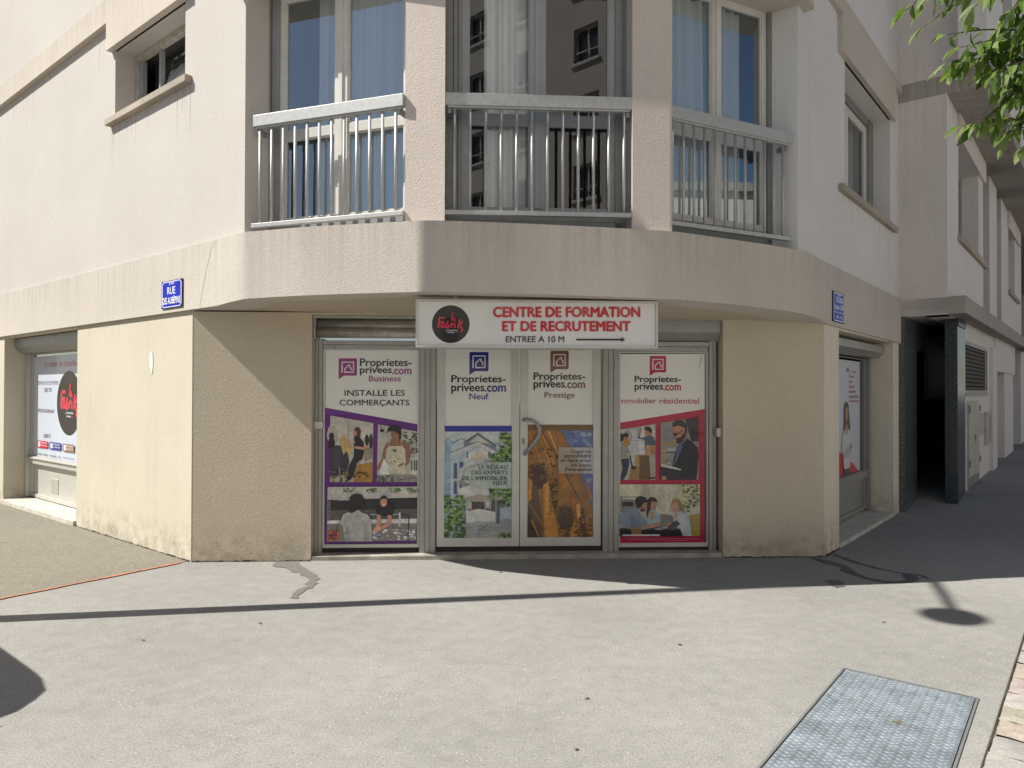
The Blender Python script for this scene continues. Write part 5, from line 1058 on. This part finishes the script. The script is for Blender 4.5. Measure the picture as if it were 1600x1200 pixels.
# ============================================================ PARKED VAN (left of the frame, its shadow enters bottom left)
vc = Vector((-3.68, 3.41)); vd = Vector((-.7734, .634)); vo = Vector((-.634, -.7734))     # vd: along the street, vo: away from the wall
van = thing('parked_van', 'light grey delivery van parked along the left street', 'van', (vc.x+vd.x*2.4+vo.x, vc.y+vd.y*2.4+vo.y, 0))
def vp(a, b, z): p = vc+vd*a+vo*b; return (p.x, p.y, z)
prof = [(0.03, .45), (0, .8), (0, 1.3), (.06, 1.55), (.17, 1.74), (.34, 1.87), (.58, 1.94), (3.2, 1.95), (3.5, 1.88), (4.15, 1.15), (4.75, 1.0), (4.95, .8), (4.95, .4), (4.5, .32), (.3, .32)]
m_ = MB(); secs = [(0, .30), (.03, .2), (.10, .10), (.24, .03), (.42, 0), (1.5, 0), (1.68, .03), (1.80, .1), (1.87, .2), (1.9, .3)]
def inset(p, k): 
    ca, cz = 2.4, 1.0; return (p[0]+(ca-p[0])*k*.35, p[1]+(cz-p[1])*k)
rings = [[vp(*(lambda q: (q[0], s_, q[1]))(inset(p, k))) for p in prof] for s_, k in secs]
for i in range(len(rings)-1):
    for j in range(len(prof)): m_.poly([rings[i][j], rings[i][(j+1) % len(prof)], rings[i+1][(j+1) % len(prof)], rings[i+1][j]])
m_.poly(rings[0]); m_.poly(rings[-1][::-1]); m_.build('body', M['van'], van)
m_ = MB()
for b_ in (-.012, 1.912): m_.poly([vp(2.5, b_, 1.2), vp(3.95, b_, 1.2), vp(3.42, b_, 1.72), vp(2.5, b_, 1.74)])
m_.poly([vp(4.14, .2, 1.18), vp(4.14, 1.7, 1.18), vp(3.56, 1.6, 1.84), vp(3.56, .3, 1.84)]); m_.poly([vp(-.006, .25, 1.1), vp(-.006, .9, 1.1), vp(-.006, .9, 1.6), vp(-.006, .25, 1.6)]); m_.poly([vp(-.006, 1.0, 1.1), vp(-.006, 1.65, 1.1), vp(-.006, 1.65, 1.6), vp(-.006, 1.0, 1.6)])
m_.build('window', M['marble'], van, fix=False)
for a_ in (.85, 4.05):
    for b_ in (.08, 1.6):
        m_ = MB(); m_.tube([vp(a_, b_, .33), vp(a_, b_+.22, .33)], .33, 24); wo = m_.build('wheel', M['black_rub'], van)
        m_ = MB(); m_.tube([vp(a_, b_-.01, .33), vp(a_, b_+.23, .33)], .19, 16); m_.build('rim', M['alu'], wo)

# ============================================================ BUILDINGS ACROSS THE STREETS (seen in the window reflections)
def facade(name, label, fr, u0, u1, h, cols, rows, mat, wd=1.3, hh=1.5, roofm=None):
    t = thing(name, label, 'building', (fr.w((u0+u1)/2, 0, -3)[0], fr.w((u0+u1)/2, 0, -3)[1], 0))
    hs = [(u, u+wd, z, z+hh) for u in cols for z in rows]
    m_ = MB(); m_.panel(fr, u0, u1, 0, h, -.3, 0, hs); m_.box(fr, u0, u1, 0, h, -8, -7); m_.build('wall', mat, t)
    m_ = MB(); m_.vprism([fr.w(u0, 0, .15)[:2], fr.w(u1, 0, .15)[:2], fr.w(u1, 0, -8)[:2], fr.w(u0, 0, -8)[:2]], h, h+.3); m_.build('roof', roofm or M['tile'], t)
    for k, (a, b, c, e) in enumerate(hs):
        m_ = MB(); m_.frame(fr, a, b, c, e, .07, -.27, -.2); m_.box(fr, (a+b)/2-.04, (a+b)/2+.04, c, e, -.26, -.19); m_.box(fr, a-.1, b+.1, c-.12, c, -.2, .12)
        m_.box(fr, a, b, c+.45, c+.49, -.1, -.05)
        wo = m_.build('window', M['wing_white'] if k % 3 else M['white_frame'], t)
        m_ = MB(); m_.poly([fr.w(a, c, -.24), fr.w(b, c, -.24), fr.w(b, e, -.24), fr.w(a, e, -.24)]); m_.build('pane', M['marble'], wo, fix=False)
    return t
Op = Fr((16.9, -4.4), (-.634, -.773))
facade('apartment_building', 'tall beige apartment block across the cours, seen only mirrored in the middle bay window', Op, 9, 46, 24, [10+3.3*i for i in range(9)], [1+2.9*i for i in range(8)], M['opp'])
facade('apartment_building', 'low white row of shops and flats across the cours, mirrored in the right-hand bay window', Op, -45, 8.6, 8.6, [-40+3.6*i for i in range(13)], [.8, 4.0], M['opp'], roofm=M['wslab'])
Ol = Fr((-11.0, -3.0), (-.7734, .634))
facade('house', 'low ochre house with a tiled roof across the left street', Ol, -3.5, 22, 4.9, [-2, 1.5, 5, 8.5, 12, 15.5], [.9, 2.9], M['opp2'], 1.0, 1.5)

# ============================================================ TREE (trunk beyond the right edge, sprays hang into the frame)
tx, ty = 4.35, 3.75
tr = thing('tree', 'leafy street tree whose bright green sprays hang in at the top right', 'tree', (tx, ty, 0))
m_ = MB(); m_.tube([(tx, ty, -.1), (tx+.02, ty, .4), (tx-.03, ty+.02, 1.6), (tx+.03, ty-.02, 2.8), (tx, ty, 4.2), (tx+.1, ty+.1, 6.0), (tx, ty, 7.5)], [.20, .15, .13, .12, .10, .06, .02], 14)
m_.build('trunk', M['bark'], tr, smooth=True)
rn = random.Random(11)
lv = MB(); br = MB()
LC = [(.20, .28, .09), (.27, .35, .14), (.14, .21, .06), (.14, .22, .045), (.04, .075, .018), (.12, .21, .04)]
def leaf(p, dirv, ln, wd_, nrm):
    d_ = dirv.normalized(); s_ = d_.cross(nrm)
    if s_.length < .1: s_ = d_.cross(Vector((1, 0, 0)))
    s_.normalize(); up = s_.cross(d_).normalized(); c = rn.choice(LC); k = rn.uniform(.8, 1.2); lv.col = (c[0]*k, c[1]*k, c[2]*k)
    st = [(0, 0, 0), (.22, .62, .02), (.5, 1.0, -.02), (.78, .62, -.10), (1.0, 0, -.22)]
    mid = [p+d_*(ln*t)+up*(ln*h) for t, w_, h in st]
    lf = [m__+s_*(wd_/2*w_)+up*(wd_*.16*w_) for m__, (t, w_, h) in zip(mid, st)]; rt = [m__-s_*(wd_/2*w_)+up*(wd_*.16*w_) for m__, (t, w_, h) in zip(mid, st)]
    for i in range(4):
        for a, b in ((lf, mid), (mid, rt)):
            q = [a[i], a[i+1], b[i+1], b[i]]
            if i == 0: q = [a[1], b[1], mid[0]]
            elif i == 3: q = [a[3], mid[4], b[3]]
            lv.poly(q)
def twig(p0, p1, n, ln=.12, sag=.12, r=.006, hang=.6):
    p0, p1 = Vector(p0), Vector(p1); L_ = (p1-p0).length; pts = []
    for i in range(9):
        t = i/8; q = p0.lerp(p1, t); q.z += sag*math.sin(math.pi*t)*L_ ; pts.append(q)
    br.tube(pts, [r*(1.3-t/8) for t in range(9)], 5)
    ax = (p1-p0).normalized()
    for i in range(n):
        t = (i+.5)/n; k = min(int(t*8), 7); q = pts[k].lerp(pts[k+1], t*8-k)
        side = Vector((rn.gauss(0, 1), rn.gauss(0, 1), rn.gauss(0, .5))).normalized()
        dv = ax*.5+side*.6+Vector((0, 0, -hang)); leaf(q, dv, ln*rn.uniform(.7, 1.15), ln*.34*rn.uniform(.8, 1.2), Vector((rn.gauss(0, .5), rn.gauss(0, .5), 1)))
    leaf(pts[-1], ax+Vector((0, 0, -.5)), ln, ln*.34, Vector((rn.gauss(0, .4), rn.gauss(0, .4), 1)))
    return pts
def limb(p0, p1, r0, r1, sag=.1):
    p0, p1 = Vector(p0), Vector(p1); pts = [p0.lerp(p1, t/6)+Vector((0, 0, sag*math.sin(math.pi*t/6)*(p1-p0).length)) for t in range(7)]
    br.tube(pts, [r0+(r1-r0)*t/6 for t in range(7)], 7); return pts
def pxp(x, y, Y):        # a point Y metres away along a measured direction
    return Vector(((x-800)/1123*Y, Y, 1.6+(611-y)/1123*Y))
# sprays that enter the frame
la = limb((tx, ty, 3.3), (2.75, 3.35, 3.75), .05, .012)
lb = limb((tx, ty, 3.0), (2.85, 3.5, 3.25), .045, .012)
lc = limb((tx, ty, 2.8), (2.95, 3.7, 2.95), .04, .012)
for p0, p1, n, ln in ((la[6], pxp(1415, 12, 3.3), 22, .11), (la[6], pxp(1520, 10, 3.2), 18, .11), (la[5], pxp(1470, -20, 3.5), 20, .11), (la[6], pxp(1590, 60, 3.4), 16, .12),
                      (lb[6], pxp(1488, 92, 3.5), 30, .115), (lb[6], pxp(1500, 70, 3.4), 16, .11), (lb[6], pxp(1540, 60, 3.5), 22, .12), (lb[5], pxp(1560, 110, 3.3), 22, .12), (lb[6], pxp(1590, 140, 3.5), 18, .12),
                      (lb[5], pxp(1535, 185, 3.5), 24, .12), (lb[5], pxp(1585, 150, 3.4), 26, .12), (lc[6], pxp(1520, 195, 3.6), 18, .12), (lc[6], pxp(1575, 205, 3.5), 14, .12), (lc[6], pxp(1600, 228, 3.4), 12, .12), (la[6], pxp(1610, 20, 3.3), 24, .12), (la[6], pxp(1570, 35, 3.6), 22, .12)):
    twig(p0, p1, int(n*1.5), ln*.95, .08)
    for k in range(2):
        o_ = Vector((rn.uniform(.0, .22), rn.uniform(-.2, .2), rn.uniform(-.05, .16))); twig(p0+o_*.5, p1+o_, int(n*.9), ln*.95, .08)
# the rest of the crown, above and outside the frame
for i in range(46):
    az = rn.uniform(0, 6.283); z0_ = rn.uniform(3.2, 6.2); rr = rn.uniform(1.0, 2.1)*(1-.09*(z0_-3))
    e = Vector((tx+.25+rr*math.cos(az), ty+rr*math.sin(az), z0_+rn.uniform(.1, .9)))
    if e.y > 4.2 or (e.x/e.y < .80 and (e.z-1.6)/e.y < .66): continue
    lm = limb((tx, ty, z0_), e, .03, .008)
    for k in range(9):
        q = lm[rn.randint(2, 6)]; d_ = Vector((rn.gauss(0, .35), rn.gauss(0, .35), rn.uniform(-.45, .3)))
        f = q+d_
        if f.y > 4.5 or (f.y > .2 and f.x/f.y < .76 and (f.z-1.75)/f.y < .60): continue
        twig(q, f, 16, .12, .05)
br.build('branch', M['bark'], tr, smooth=True); lv.build('crown', M['leaf'], tr, fix=False)
bpy.context.view_layer.update()
